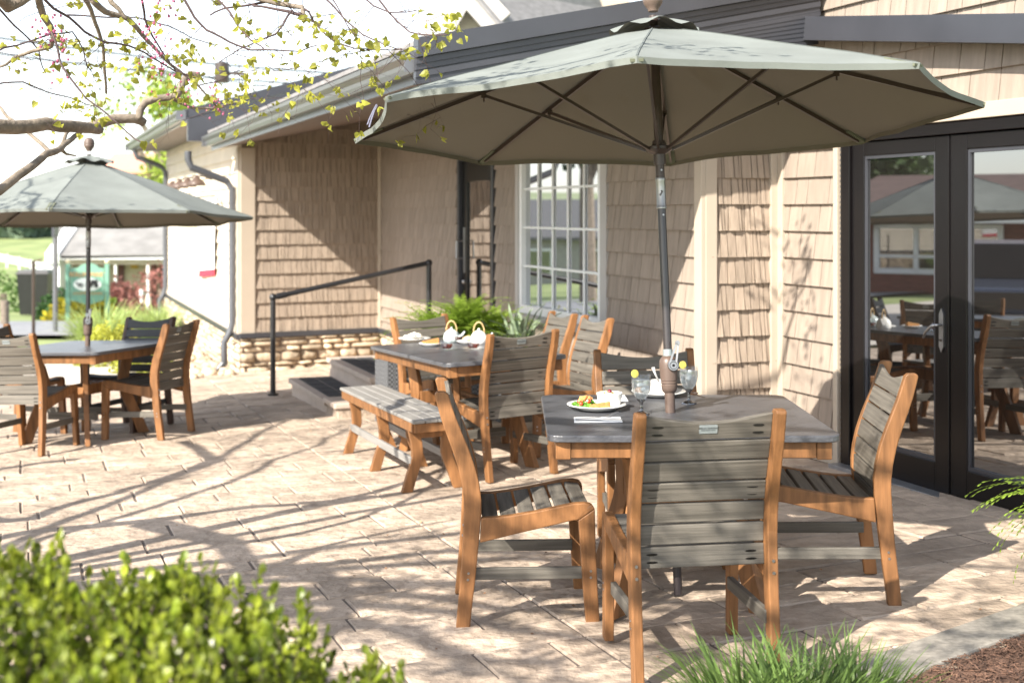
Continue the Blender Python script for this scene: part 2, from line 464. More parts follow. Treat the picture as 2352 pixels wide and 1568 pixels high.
sheet('pavement', lin(-26, -3.2, 24), lin(15.0, 20.0, 6), lambda x, y: zterr(x, y)+.0, M_walk, label='pale concrete pavement past the end of the patio', cat='pavement')

# stamped patio: coursed blocks aligned with the building
def patio():
    rnd = random.Random(7); mb = MB()
    a = -7.6; g = .0022
    while a < 13.5:
        ln = rnd.choice([.20, .26, .30, .30, .38])
        b = -9.6 - rnd.random()*.5
        while b < 1.0:
            wd = rnd.choice([.30, .38, .46, .56, .66])
            for cj in (-4.85, -2.28, .0):
                if b < cj < b+wd+.12: wd = cj-b; break
            a0, a1, b0, b1 = a+g*1.8, a+ln-g*1.8, b+g, b+wd-g
            b += wd
            c = W((a0+a1)/2, (b0+b1)/2)
            if not (-13 < c.x < 4.2 and -1.2 < c.y < 20): continue
            if b1 > .02 and a0 > 0: continue
            if b1 > .60: b1 = .60
            if b1-b0 < .04: continue
            e = .0088
            mb.ct = rnd.random(); h = rnd.uniform(-.0025, .0025)
            tl = [rnd.uniform(-.002, .002) for _ in range(4)]
            lo_ = []; hi_ = []
            for k, (aa, bb) in enumerate(((a0, b0), (a0, b1), (a1, b1), (a1, b0))):
                ja, jb = rnd.uniform(-.004, .004), rnd.uniform(-.004, .004)
                q = W(aa+ja*.4, bb+jb*.4); q.z = gz(q.x, q.y)-.011; lo_.append(q)
                sa = e if aa == a0 else -e; sb = e if bb == b0 else -e
                q = W(aa+sa+ja, bb+sb+jb); q.z = gz(q.x, q.y)+h+tl[k]; hi_.append(q)
            # orientation: make top face up
            mb.add(lo_+hi_, [(7, 6, 5, 4), (1, 0, 4, 5), (2, 1, 5, 6), (3, 2, 6, 7), (0, 3, 7, 4)])
        a += ln
    o = mb.build('patio', M_patio); tag(o, 'tan stamped concrete patio in a stone block pattern', 'patio', kind='structure')
    mb = MB()
    P = [W(-7.8, -9.8), W(13.6, -9.8), W(13.6, .62), W(-7.8, .62)]
    for q in P: q.z = gz(q.x, q.y)-.0075
    mb.quad(P[3], P[2], P[1], P[0])
    o = mb.build('patio_joints', M_joint); tag(o, 'dark joints between the patio blocks', 'patio', kind='structure')
patio()

# ------------------------------------------------------------------ building
bld = thing('restaurant_building', 'tan shingle sided restaurant with a porch recess and dark bronze glass doors', 'building', tuple(W(0, 0, 0)))
ZS0, SL = 2.335, .205
def zsoff(b): return ZS0 + SL*(b+2.12)

def siding(name, a0, b0, a1, b1, zb, ztop, out, holes=(), wr=(.09, .22), rough=.0012, mat=None, seed=1, exp=.178, jit=.0):
    """courses of individual shingles from station (a0,b0) to (a1,b1); ztop(b) gives the clip height; out = outward normal"""
    rnd = random.Random(seed); mb = MB()
    L = math.hypot(a1-a0, b1-b0); da, db = (a1-a0)/L, (b1-b0)/L
    out = Vector(out).normalized()
    z = zb; k = 0
    while z < 4.2:
        s = 0.0
        while s < L-1e-4:
            wd = rnd.uniform(*wr); s1 = min(L, s+wd)
            if L-s1 < .03: s1 = L
            zt = min(ztop(b0+db*(s+s1)/2), z+exp+.012)
            cuts = [(s, s1)]
            zm = z+exp*.5
            for (h0, h1, g0, g1) in holes:
                if g0 < zm < g1:
                    nc = []
                    for (p, q) in cuts:
                        if q <= h0 or p >= h1: nc.append((p, q)); continue
                        if p < h0: nc.append((p, h0))
                        if q > h1: nc.append((h1, q))
                    cuts = nc
            mb.ct = rnd.random(); th = .030+rnd.uniform(-rough, rough); dz = rnd.uniform(-jit, jit)
            for (p, q) in cuts:
                if q-p < .012 or zt-z < .03: continue
                g = .0035
                P0 = W(a0+da*(p+g), b0+db*(p+g)); P1 = W(a0+da*(q-g), b0+db*(q-g))
                zb_ = z+dz
                th2 = th + rnd.uniform(-rough, rough)*.6
                v = [P0+Vector((0, 0, zb_)), P1+Vector((0, 0, zb_)), P1+out*th2+Vector((0, 0, zb_)), P0+out*th+Vector((0, 0, zb_)),
                     P0+Vector((0, 0, zt)), P1+Vector((0, 0, zt)), P1+out*.005+Vector((0, 0, zt)), P0+out*.005+Vector((0, 0, zt))]
                mb.hexa(v)
            s = s1
        z += exp; k += 1
    return mb.build(name, mat or M_siding_s, bld)

Z_ = Vector((0, 0, 1))
nL = (-NX, -NY, 0)                       # faces the patio
dA = (W(8.25, -1.795)-W(8.45, 0)).normalized()
nA = Vector((dA.y, -dA.x, 0)); nA = nA if nA.y < 0 else -nA
nC = Vector((-UX, -UY, 0))               # faces the viewer
DOOR = (4.13, 5.25)
WIN = (1.505, 3.515)
# wall behind the table: window wall
siding('shingle_wall', 0.06, 0, 8.45, 0, .03, lambda b: 2.76, nL,
       holes=[(DOOR[0]-.06-.03, DOOR[1]-.06+.03, -.3, 2.22), (WIN[0]-.06, WIN[1]-.06, .62, 2.32)], seed=3)
siding('shingle_wall', 8.45, 0, 8.25, -1.795, .115, zsoff, nA, mat=M_siding, wr=(.02, .10), rough=.005, seed=4, jit=.0006)
siding('shingle_wall', 0, .03, 0, .584, .03, lambda b: 3.9, nC, mat=M_siding, wr=(.015, .08), rough=.009, seed=5, jit=.0008)
# gable-side wall above and beside the glass doors (station runs towards the viewer)
def ztopD(b): return 9
siding('shingle_wall', 0, .584, -3.6, .584, .03, lambda b: 3.9, nL, holes=[(.73, 3.6, -.5, 2.16)], wr=(.12, .26), seed=6)
siding('lap_siding', 8.27, -1.795, 17.0, -1.795, .10, lambda b: 2.72, nL, wr=(2.5, 3.2), seed=8, mat=M_cream, rough=.001)
# solid wall cores
mb = MB()
def core(a0, b0, a1, b1, z0, z1, inn, t=.14, off=.004):
    inn = Vector(inn).normalized()
    P0, P1 = W(a0, b0)+inn*off, W(a1, b1)+inn*off
    v = []
    for z in (z0, z1):
        for q in (P0, P1, P1+inn*t, P0+inn*t): v.append(q+Vector((0, 0, z)))
    mb.hexa(v)
iB = (NX, NY, 0); iC = (UX, UY, 0)
core(.0, 0, WIN[0]+.05, 0, -.6, 2.75, iB); core(WIN[1]-.05, 0, DOOR[0]+.0, 0, -.6, 2.75, iB); core(DOOR[1], 0, 8.45, 0, -.6, 2.75, iB)
core(WIN[0]+.05, 0, WIN[1]-.05, 0, -.6, .70, iB); core(WIN[0]+.05, 0, WIN[1]-.05, 0, 2.26, 2.75, iB); core(DOOR[0], 0, DOOR[1], 0, 2.19, 2.75, iB)
core(8.45, 0, 8.25, -1.795, -.6, 2.33, -nA)
_q = [W(8.45, 0), W(8.25, -1.795)]
_v = [_q[0]-nA*.004+Z_*2.329, _q[1]-nA*.004+Z_*2.329, _q[1]-nA*.144+Z_*2.329, _q[0]-nA*.144+Z_*2.329,
      _q[0]-nA*.004+Z_*2.765, _q[1]-nA*.004+Z_*2.395, _q[1]-nA*.144+Z_*2.395, _q[0]-nA*.144+Z_*2.765]
mb.hexa(_v)
core(0, .15, 0, .584, -.3, 4.2, iC); core(0.0, .584, -.78, .584, -.3, 4.2, iB); core(-.78, .584, -3.6, .584, 2.15, 4.2, iB)
core(8.42, -1.795, 17.0, -1.795, -.7, 2.7, iB)
mb.build('wall', M_trim, bld)
# dark room behind the doors and window
mb = MB()
for (a0, a1, b, z0, z1, d) in ((-3.5, -.8, .76, -.02, 2.3, 3.0), (1.3, 5.4, .3, -.05, 2.4, 2.4)):
    P = [W(a0, b), W(a1, b), W(a1, b+d), W(a0, b+d)]
    for z in (z0, z1):
        v = [q+Vector((0, 0, z)) for q in P]
        mb.quad(*(v if z == z1 else v[::-1]))
    for i in (0, 1, 2, 3):
        if i == 0: continue
        j = (i+1) % 4
        mb.quad(P[i]+Vector((0, 0, z0)), P[j]+Vector((0, 0, z0)), P[j]+Vector((0, 0, z1)), P[i]+Vector((0, 0, z1)))
mb.build('interior', pm('interior_wall', (.05, .042, .036), .8), bld)

# corner boards and trims
def wbox(mb, a0, a1, b0, b1, z0, z1):
    v = []
    for z in (z0, z1):
        for (a, b) in ((a0, b0), (a0, b1), (a1, b1), (a1, b0)): v.append(W(a, b, z))
    mb.hexa([v[3], v[2], v[1], v[0], v[7], v[6], v[5], v[4]])
def trim(a0, a1, b0, b1, z0, z1, mat=M_trim, name='corner_trim', bev=.004):
    mb = MB(); wbox(mb, a0, a1, b0, b1, z0, z1); return mb.build(name, mat, bld, bevel=bev)
trim(-.03, .07, -.035, -.001, -.02, 2.76); trim(-.035, -.003, -.002, .085, -.02, 3.6)
trim(-.036, -.004, .50, .552, -.02, 3.2); trim(-.095, -.034, .548, .581, -.02, 3.2)
trim(-.74, -.695, .545, .583, -.02, 2.15)
trim(-3.6, -.745, .543, .583, 2.085, 2.17, name='door_head_trim')
trim(-.68, -.1, .556, .583, -.03, .035, name='base_trim')
# trim at the porch corner and outside corner
mb = MB()
q0 = W(8.25, -1.795); e = dA
for (s0, s1) in ((-.16, -.04),):
    P = [q0+e*s0+nA*.001, q0-e*(-0)+e*.0+nA*.001, q0+nA*.035, q0+e*s0+nA*.035]
    P = [q0+e*s0, q0+e*.02, q0+e*.02+nA*.04, q0+e*s0+nA*.04]
    v = []
    for z in (.06, 2.36):
        for q in P: v.append(q+Vector((0, 0, z)))
    mb.hexa(v)
mb.build('corner_trim', M_trim, bld, bevel=.004)
trim(8.27, 8.40, -1.835, -1.797, .06, 2.36)
trim(8.36, 8.43, -.05, -.02, .06, 2.75)
# water table strips (dark) and stone base
mb = MB()
qa, qb = W(8.45, 0), q0
v = []
for z in (.055, .113):
    for q in (qa+nA*.003, qb+nA*.003+e*.03, qb+nA*.065+e*.03, qa+nA*.065): v.append(q+Vector((0, 0, z)))
mb.hexa(v)
wbox(mb, 5.6, 8.40, -.06, -.004, .055, .11)
wbox(mb, 8.25, 17.0, -1.86, -1.80, .035, .10)
mb.build('water_table', M_darkmetal, bld)

def stones(name, P0, P1, out, z0, z1, seed, rows=.085, dep=(.03, .09)):
    """ledge stone veneer: irregular rounded blocks"""
    rnd = random.Random(seed); mb = MB()
    P0, P1 = Vector(P0), Vector(P1); L = (P1-P0).length; d = (P1-P0)/L; out = Vector(out).normalized()
    z = z0
    while z < z1-.02:
        h = min(rnd.choice([.05, .07, .09, .12]), z1-z); s = 0
        if z1-z-h < .03: h = z1-z
        while s < L:
            wd = rnd.uniform(.12, .42); s1 = min(L, s+wd); p = rnd.uniform(*dep); mb.ct = rnd.random()
            nx, nz = 5, 4; grid = []
            for j in range(nz+1):
                for i in range(nx+1):
                    u, v_ = i/nx, j/nz
                    eu = min(u, 1-u)*(s1-s)/.035; ev = min(v_, 1-v_)*h/.03
                    k = max(0, min(1, eu))*max(0, min(1, ev)); k = k**.5 if k > 0 else 0
                    pos = P0+d*(s+.004+(s1-s-.008)*u)+Vector((0, 0, z+.003+(h-.006)*v_))
                    r_ = noise.noise(pos*9+Vector((seed, 0, 0)))*.022
                    grid.append(pos+out*(.004+(p+r_)*k))
            b0 = len(mb.v); mb.v.extend(grid)
            for j in range(nz):
                for i in range(nx):
                    a = b0+j*(nx+1)+i; mb.face([a, a+1, a+nx+2, a+nx+1])
            s = s1
        z += h
    o = mb.build(name, M_stone, bld, smooth=True)
    m2 = MB()
    v = []
    for zz in (z0-.3, z1):
        for q in (P0+out*.001, P1+out*.001, P1+out*.012, P0+out*.012): v.append(q+Vector((0, 0, zz)))
    m2.hexa(v); m2.build('stone_backing', M_mortar, bld)
    return o
stones('stone_base', tuple(qa+nA*0), tuple(qb+e*.02), nA, -.42, .052, 11)
stones('stone_base', tuple(W(8.38, 0)), tuple(W(5.7, 0)), nL, -.36, .052, 12)
stones('stone_base', tuple(W(8.27, -1.80)), tuple(W(17, -1.80)), nL, -.75, .032, 13, dep=(.02, .06))

# ---- window with muntins
def window():
    w0, w1 = WIN
    g0, g1, zb, zt = 1.685, 3.37, .742, 2.137
    mb = MB()
    for (a0, a1, z0, z1) in ((w0, g0-.065, .62, 2.30), (g1+.065, w1, .62, 2.30)): wbox(mb, a0, a1, -.032, .0, z0, z1)
    wbox(mb, g0-.065, g1+.065, -.032, 0, 2.205, 2.30); wbox(mb, g0-.065, g1+.065, -.032, 0, .62, .665)
    wbox(mb, w0-.03, w1+.03, -.052, -.0325, .60, .66)
    wd = mb.build('window', M_trimgrey, bld, bevel=.003)
    mb = MB()
    for (a0, a1, z0, z1) in ((g0-.064, g0, .666, 2.204), (g1, g1+.064, .666, 2.204), (g0, g1, .666, zb), (g0, g1, zt, 2.204)):
        wbox(mb, a0, a1, -.022, .05, z0, z1)
    mb.build('frame', M_white, wd, bevel=.003)
    mb = MB()
    for i in range(1, 5):
        a = g0+(g1-g0)*i/5; wbox(mb, a-.010, a+.010, .004, .018, zb, zt)
    for i in range(1, 4):
        z = zb+(zt-zb)*i/4; wbox(mb, g0, g1, .002, .016, z-.010, z+.010)
    mb.build('muntins', M_white, wd)
    mb = MB(); wbox(mb, g0-.01, g1+.01, .022, .028, zb-.01, zt+.01); mb.build('pane', M_winglass, wd)
window()

# ---- side door
def side_door():
    a0, a1 = DOOR; zb, zt = .10, 2.18
    mb = MB()
    wbox(mb, a0, a0+.06, -.03, .10, zb, zt); wbox(mb, a1-.06, a1, -.03, .10, zb, zt); wbox(mb, a0+.06, a1-.06, -.03, .10, zt-.07, zt)
    d = mb.build('door', M_darkmetal, bld, bevel=.004)
    mb = MB()
    s0, s1 = a0+.064, a1-.064
    wbox(mb, s0, s0+.14, .012, .06, zb+.02, zt-.075); wbox(mb, s1-.15, s1, .012, .06, zb+.02, zt-.075)
    wbox(mb, s0+.14, s1-.15, .012, .06, zt-.29, zt-.075); wbox(mb, s0+.14, s1-.15, .012, .06, zb+.02, zb+.30)
    mb.build('leaf', M_bronzeframe, d, bevel=.004)
    mb = MB(); wbox(mb, s0+.13, s1-.14, .03, .036, zb+.29, zt-.28); mb.build('pane', glassy('side_door_glass', refl=.55, tint=(.02, .017, .015)), d)
    mb = MB()
    wbox(mb, s1-.10, s1-.05, .004, .011, .95, 1.42)
    pts = [W(s1-.03, .01, 1.28), W(s1-.03, -.06, 1.28), W(s1-.03, -.065, 1.10), W(s1-.03, .01, 1.10)]
    mb.tube(pts, .009, 8)
    mb.build('handle', M_steel, d)
    mb = MB(); mb.lathe([(.02, 0), (.022, .012), (.012, .02)], W(s1-.075, .004, .86), 12, Matrix.Rotation(R(90), 3, 'X')); mb.build('lock', M_steel, d, smooth=True)
side_door()

# ---- glass entrance doors on the gable wall
def glass_doors():
    B0 = .584
    def leaf(s0, s1, g0, g1, handle):
        mb = MB()
        zb, zt = -.005, 2.01; gb, gt = .165, 1.925
        f = B0-.012; k = B0+.036
        wbox(mb, -s1, -g1, f, k, zb, zt); wbox(mb, -g0, -s0, f, k, zb, zt)
        wbox(mb, -g1, -g0, f, k, zb, gb); wbox(mb, -g1, -g0, f, k, gt, zt)
        d = mb.build('glass_door', M_bronzeframe, bld, bevel=.005)
        mb = MB()    # glazing bead
        for (p, q, z0, z1) in ((g0, g0+.018, gb, gt), (g1-.018, g1, gb, gt), (g0+.018, g1-.018, gb, gb+.02), (g0+.018, g1-.018, gt-.02, gt)):
            wbox(mb, -q, -p, f+.008, f+.02, z0, z1)
        mb.build('glazing_bead', M_darkmetal, d)
        mb = MB(); wbox(mb, -g1-.005+.004, -g0+.001, f+.022, f+.028, gb-.003, gt+.003); mb.build('pane', M_glass, d)
        if handle:
            mb = MB(); sc = s1-.052
            poly = [(-.019, -.09), (0, -.125), (.019, -.09), (.019, .09), (0, .125), (-.019, .09)]
            mb.prism(poly, W(-sc, f-.006, .915), (UX, UY, 0), (0, 0, 1), (NX, NY, 0), .010)
            h = mb.build('handle', M_steel, d)
            mb = MB()
            mb.tube([W(-sc, f-.01, .945), W(-sc, f-.055, .945)], .008, 8)
            mb.tube([W(-sc, f-.055, .947), W(-sc+.03, f-.06, .935), W(-sc+.075, f-.058, .90), W(-sc+.105, f-.05, .865)], [.009, .009, .008, .005], 8)
            mb.build('lever', M_steel, h, smooth=True)
            mb = MB(); mb.lathe([(.008, 0), (.008, .006)], W(-sc, f-.017, .86), 10, Matrix.Rotation(R(90), 3, 'X')); mb.build('keyhole', M_bronze, h)
    leaf(.86, 1.775, .985, 1.655, True)
    leaf(1.795, 2.73, 1.925, 2.60, False)
    mb = MB()
    f = B0-.03
    wbox(mb, -.857, -.765, f, B0+.06, -.02, 2.078); wbox(mb, -2.85, -2.735, f, B0+.06, -.02, 2.078)
    wbox(mb, -2.735, -.857, f, B0+.06, 2.014, 2.078)
    wbox(mb, -1.7925, -1.7775, B0-.004, B0+.05, -.005, 2.013)
    fr = mb.build('door_frame', M_bronzeframe, bld, bevel=.004)
    mb = MB(); wbox(mb, -2.9, -.75, B0-.11, B0+.05, -.03, .0); mb.build('door_sill', pm('sill_metal', (.30, .31, .33), .35, metal=.6, var=.2, ns=8), bld, bevel=.003)
    mb = MB()
    for i in range(60):
        z = .05+i*.033
        wbox(mb, -.772, -.7655, f-.004, f-.0005, z, z+.016)
    mb.build('hinge_screws', M_steel, fr)
glass_doors()

# ---- roof over the porch
AE0, AE1, BE = -.57, 8.5, -2.12
def roofpiece(name, poly, zf, t, mat):
    mb = MB(); n = len(poly); lo_ = [W(a, b, zf(a, b)) for a, b in poly]; hi_ = [q+Vector((0, 0, t)) for q in lo_]
    mb.add(lo_+hi_, [tuple(range(n-1, -1, -1)), tuple(range(n, 2*n))]+[(i, (i+1) % n, n+(i+1) % n, n+i) for i in range(n)])
    return mb.build(name, mat, bld)
roofpiece('soffit', [(AE0+.02, BE+.02), (AE0+.02, 0.0), (8.6, 0.0), (8.6, BE+.02)][::-1], lambda a, b: zsoff(b), .012, M_soffit)
roofpiece('roof', [(AE0-.01, BE-.03), (AE0-.01, 5.5), (8.6, 5.5), (8.6, BE-.03)][::-1], lambda a, b: zsoff(b)+.215, .03, M_roofing)
mb = MB()
# soffit light slots
for (px, py) in ((795, 275), (735, 295), (845, 248)):
    pass
mb = MB(); wbox(mb, AE0, AE1, BE-.0, BE+.02, ZS0-.005, ZS0+.212); mb.build('fascia', M_gutter, bld)
def gutter(a0, a1, b, z):
    mb = MB()
    prof = [(0, 0), (-.06, 0), (-.075, .03), (-.08, .055), (-.115, .085), (-.12, .115), (-.108, .115), (-.104, .09), (-.07, .06), (-.062, .012), (-.004, .012), (-.004, .11), (0, .115)]
    n = len(prof); vs = []
    for a in (a0, a1):
        for (pb, pz) in prof: vs.append(W(a, b+pb, z+pz))
    mb.add(vs, [(i, (i+1) % n, n+(i+1) % n, n+i) for i in range(n)]+[tuple(range(n)), tuple(range(2*n-1, n-1, -1))])
    # end caps
    for a in (a0-.003, a1+.003):
        wbox(mb, a-.002, a+.002, b-.118, b, z, z+.116)
    return mb.build('gutter', M_gutter, bld)
gutter(AE0+.01, AE1, BE, ZS0+.045)
# rake fascia: tall layered dark metal facing the viewer
def rake(zb0, zt0, proud, name, mat, b1=.52, zb1=None, zt1=None):
    mb = MB(); v = []
    b0 = BE-.06
    if zb1 is None: zb1 = zb0+SL*(b1-b0)
    if zt1 is None: zt1 = zt0+SL*(b1-b0)
    for (b, z) in ((b0, zb0), (b1, zb1)):
        v += [W(AE0+.02, b, z), W(AE0-proud, b, z)]
    for (b, z) in ((b0, zt0), (b1, zt1)):
        v += [W(AE0+.02, b, z), W(AE0-proud, b, z)]
    mb.add(v, [(0, 1, 3, 2), (4, 6, 7, 5), (1, 5, 7, 3), (0, 2, 6, 4), (0, 4, 5, 1), (2, 3, 7, 6)])
    return mb.build(name, mat, bld)
z = ZS0-.02
for i in range(7):
    f0, f1 = .0-.030*(7-i), .0-.030*(6-i)
    k0, k1 = ZS0-.02+SL*2.5, 0
    rake(ZS0-.03, ZS0-.021, .004+.004*i, 'rake_cladding', M_darkmetal, b1=.52, zb1=ZS0-.02+SL*2.70+f0, zt1=ZS0-.02+SL*2.70+f1-.002)
for i, (h0, h1, pr) in enumerate(((0, .030, .020), (.030, .065, .030), (.065, .072, .018), (.072, .105, .034), (.105, .138, .046), (.138, .142, .03))):
    rake(z+h0, z+h1-.001, pr, 'rake_board', M_darkmetal)
rake(z+.143, z+.255, .075, 'rake_flashing', M_darkmetal)
# lower metal cladding closing the porch gable towards the bay
mb = MB()
for i in range(9):
    z0 = 2.06+.12*i
    v = []
    for (aa, zz) in ((0, z0), (0, z0+.118)):
        pass
PA = Vector(W(AE0-.0, .55, 0)); PB = Vector(W(AE0, 3.0, 0))
# coping band across the bay gable: rises towards the back
def band(name, s0, z00, s1, z10, h0, h1, off, th, mat):
    mb = MB(); v = []
    for (s, zc, h) in ((s0, z00, h0), (s1, z10, h1)):
        for o_ in (off, off+th):
            v.append(W(-s, .584-o_, zc)); v.append(W(-s, .584-o_, zc+h))
    mb.add(v, [(0, 1, 3, 2), (4, 6, 7, 5), (2, 3, 7, 6), (0, 4, 5, 1), (0, 2, 6, 4), (1, 5, 7, 3)])
    return mb.build(name, mat, bld)
band('coping', .16, 2.735, 3.4, 2.31, .15, .15, .02, .16, M_darkmetal)
# metal roof plane behind the coping (standing seams)
mb = MB()
def rz(a, b): return 2.62+.24*(b-.1)+.0*(a)
roofmetal = []
for i in range(14):
    b0 = -1.9+i*.36
    mb.ct = .5
# upper storey gable, cream with grey boards
gbl = thing('upper_gable', 'cream sided gable with grey rake boards rising behind the roof', 'house', tuple(at(1060, 60, 22)))
Y = 22.0
def G(px, py, dy=0): return at(px, py, Y+dy)
mb = MB()
pk = G(1064, -28)
pts = [G(1004, 66), G(1140, 150), G(1140, 44), pk]
mb.add([G(1000, 160), G(1142, 160), G(1142, 46), pk, G(1000, 72)]+[G(1000, 160, .3), G(1142, 160, .3), G(1142, 46, .3), at(1064, -28, Y+.3), G(1000, 72, .3)],
       [(0, 1, 2, 3, 4), (9, 8, 7, 6, 5), (0, 5, 6, 1), (1, 6, 7, 2), (2, 7, 8, 3), (3, 8, 9, 4), (4, 9, 5, 0)])
mb.build('wall', pm('cream_siding', (.62, .55, .42), .7, var=.1, ns=2, stretch=(1, 1, 14)), gbl)
mb = MB(); mb.bar(G(990, 96, -.25), G(1084, -65, -.25), .5, .2, (0, 1, 0)); mb.bar(G(1146, 56, -.28), G(1048, -54, -.28), .5, .2, (0, 1, 0)); mb.build('rake_board', M_trimgrey, gbl)
mb = MB()
mb.add([G(1066, -40, -.5), G(1150, 58, -.5), at(1420, 30, Y+4), at(1380, -90, Y+4), G(1066, -32, -.5), G(1150, 66, -.5), at(1420, 38, Y+4), at(1380, -82, Y+4)],
       [(0, 3, 2, 1), (4, 5, 6, 7), (0, 1, 5, 4), (1, 2, 6, 5), (2, 3, 7, 6), (3, 0, 4, 7)])
mb.build('roof', M_roofing, gbl)
mb = MB(); mb.box(at(1250, 140, Y+6), (3.2, 5, 1.9)); mb.build('rear_wall', M_trim, gbl)

# far wing roof: steeper dark slope and its own eave
def wing():
    a0, a1 = 8.72, 17.3
    zf = lambda a, b: 2.74+.29*(b+2.35)
    roofpiece('roof', [(a0, -2.42), (a0, 2.2), (a1, 2.2), (a1, -2.42)][::-1], zf, .12, M_darkmetal)
    roofpiece('soffit', [(a0, -2.36), (a0, -1.79), (a1, -1.79), (a1, -2.36)][::-1], lambda a, b: 2.70, .03, M_soffit)
    mb = MB(); wbox(mb, a0, a1, -2.40, -2.365, 2.69, 2.83); mb.build('fascia', M_gutter, bld)
    gutter(a0, a1, -2.40, 2.71)
    mb = MB()
    v = [W(a0-.03, -2.38, 2.45), W(a0-.03, .4, 2.45), W(a0-.03, .4, zf(0, .4)), W(a0-.03, -2.38, 2.72),
         W(a0+.06, -2.38, 2.45), W(a0+.06, .4, 2.45), W(a0+.06, .4, zf(0, .4)), W(a0+.06, -2.38, 2.72)]
    mb.add(v, [(0, 1, 2, 3), (7, 6, 5, 4), (0, 4, 5, 1), (1, 5, 6, 2), (2, 6, 7, 3), (3, 7, 4, 0)])
    mb.build('gable_cladding', M_darkmetal, bld)
wing()

# downspouts
def downspout(a, b, zt, zb, out=.09):
    mb = MB(); n = Vector(nL)
    x = lambda aa, o_, zz: W(aa, b, zz)+n*o_
    prof = [x(a, .60, zt), x(a, .60, zt-.10), x(a, .56, zt-.20), x(a, .34, zt-.28), x(a, .14, zt-.36), x(a, .07, zt-.46), x(a, .07, 1.2), x(a, .07, .22),
            x(a, .10, .10), x(a, .17, -.02), x(a, .165, -.28), x(a, .18, zb+.12), x(a, .26, zb+.03)]
    mb.tube(prof, .043, 10)
    for i in range(14):
        t = i/13
        p = prof[2].lerp(prof[4], t); mb.tube([p-Vector((0, 0, .0))+(prof[4]-prof[2]).normalized()*(-.006), p+(prof[4]-prof[2]).normalized()*.006], .049, 10)
    mb.build('downspout', M_downspout, bld, auto=50)
downspout(8.52, -1.795, 2.32, -.40)
downspout(16.6, -1.795, 2.76, -.75)

# gooseneck lamps and banner on the far wing
for (a, zz) in ((9.6, 2.02), (10.6, 2.02), (11.6, 2.02), (12.6, 2.02)):
    lt = thing('wall_lamp', 'dark bell wall lamp, %s along the far wing wall' % {9.6: 'nearest to the corner downspout', 10.6: 'second from the corner downspout', 11.6: 'third from the corner downspout', 12.6: 'farthest from the corner downspout'}[a], 'wall lamp', tuple(W(a, -1.83, zz)), group='bell lamps on the far wing wall')
    p = W(a, -1.83, zz); n = Vector(nL)
    mb = MB(); mb.tube([p, p+n*.12+Vector((0, 0, .05)), p+n*.26+Vector((0, 0, .06)), p+n*.33], .012, 6); mb.build('arm', M_bronze, lt)
    mb = MB(); mb.lathe([(.13, -.10), (.10, -.05), (.05, -.01), (.02, .03)], p+n*.33, 14); mb.build('lamp_shade', M_bronze2, lt, smooth=True)
bn = thing('hanging_banner', 'white banner with a red lower edge hanging on the far wing wall', 'banner', tuple(W(11.2, -1.86, 1.1)))
mb = MB()
def BN(a, z, o_=.07): return W(a, -1.80-o_, z)
g = []
for j in range(13):
    t = j/12
    for i in range(5):
        u = i/4; a = 10.1+ (12.1-10.1)*u + .3*(1-t)*(.5-u)
        g.append(BN(a, .72+1.05*t-.10*u*(1-t), .045+.012*math.sin(3*u+4*t)))
for j in range(12):
    mb.cm = 0 if j > 0 else 1
    for i in range(4):
        k = j*5+i
        mb.add([g[k], g[k+1], g[k+6], g[k+5]], [(0, 1, 2, 3)])
mb.build('cloth', [pm('banner_white', (.75, .74, .72), .8), pm('banner_red', (.55, .03, .06), .7)], bn)
mb = MB(); mb.tube([BN(10.05, 1.80), BN(12.15, 1.80)], .012, 6); mb.build('rod', M_bronze, bn)

# ---- entry steps with rubber mats, and the pipe handrail
st = thing('entry_steps', 'two tan concrete steps with dark rubber mats up to the side door', 'steps', tuple(W(4.7, -1.2, -.25)))
def stepblock(a0, a1, b0, b1, z0, z1, nose=.03):
    mb = MB(); wbox(mb, a0, a1, b0, b1, z0, z1-.05); wbox(mb, a0-nose, a1+nose, b0-nose, b1, z1-.049, z1)
    s = mb.build('step', M_step, st, bevel=.006)
    mb = MB()
    d = (b1-b0 if b1-b0 < .6 else .42)
    return s
s1 = stepblock(3.84, 5.46, -1.72, -1.30, -.5, -.105)
s2 = stepblock(3.84, 5.60, -1.30, -.02, -.5, .075)
for (s, b0, zt) in ((s1, -1.70, -.105), (s2, -1.27, .075)):
    for i in range(5):
        for j in range(2):
            mb = MB(); aa = 3.98+i*.29; bb = b0+.035+j*.175
            wbox(mb, aa, aa+.265, bb, bb+.155, zt+.0005, zt+.009)
            mb.build('rubber_mat', M_rubber, s)
rl = thing('handrail', 'black pipe handrail with two posts climbing beside the entry steps', 'handrail', tuple(gp(627, 908)))
p0 = gp(627, 908); p1 = at(985, 604, W(5.52, -.25).y); t0 = Vector((p0.x, p0.y, .715)); 
mb = MB(); mb.tube([p0+Vector((0, 0, -.02)), t0], .028, 12); mb.tube([p0, p0+Vector((0, 0, .025))], .055, 12); mb.build('post', M_black, rl, auto=40)
mb = MB(); mb.tube([Vector((p1.x, p1.y, .07)), p1], .028, 12); mb.build('post', M_black, rl, auto=40)
mb = MB(); mb.tube([t0, p1], .026, 12); mb.build('rail', M_black, rl, auto=40)
for q in (t0, p1):
    mb = MB(); mb.lathe([(.001, -.04), (.025, -.032), (.038, -.012), (.038, .012), (.025, .032), (.001, .04)], q, 12)
    mb.build('elbow', M_black, rl, smooth=True)
mb = MB(); d = (p1-t0).normalized(); mb.tube([t0+d*.04, t0+d*.14], .033, 12); mb.build('collar', M_black, rl)
lg = thing('stone_step', 'low tan paver block beside the near end of the entry steps', 'paver', tuple(W(3.5, -1.5, -.3)))
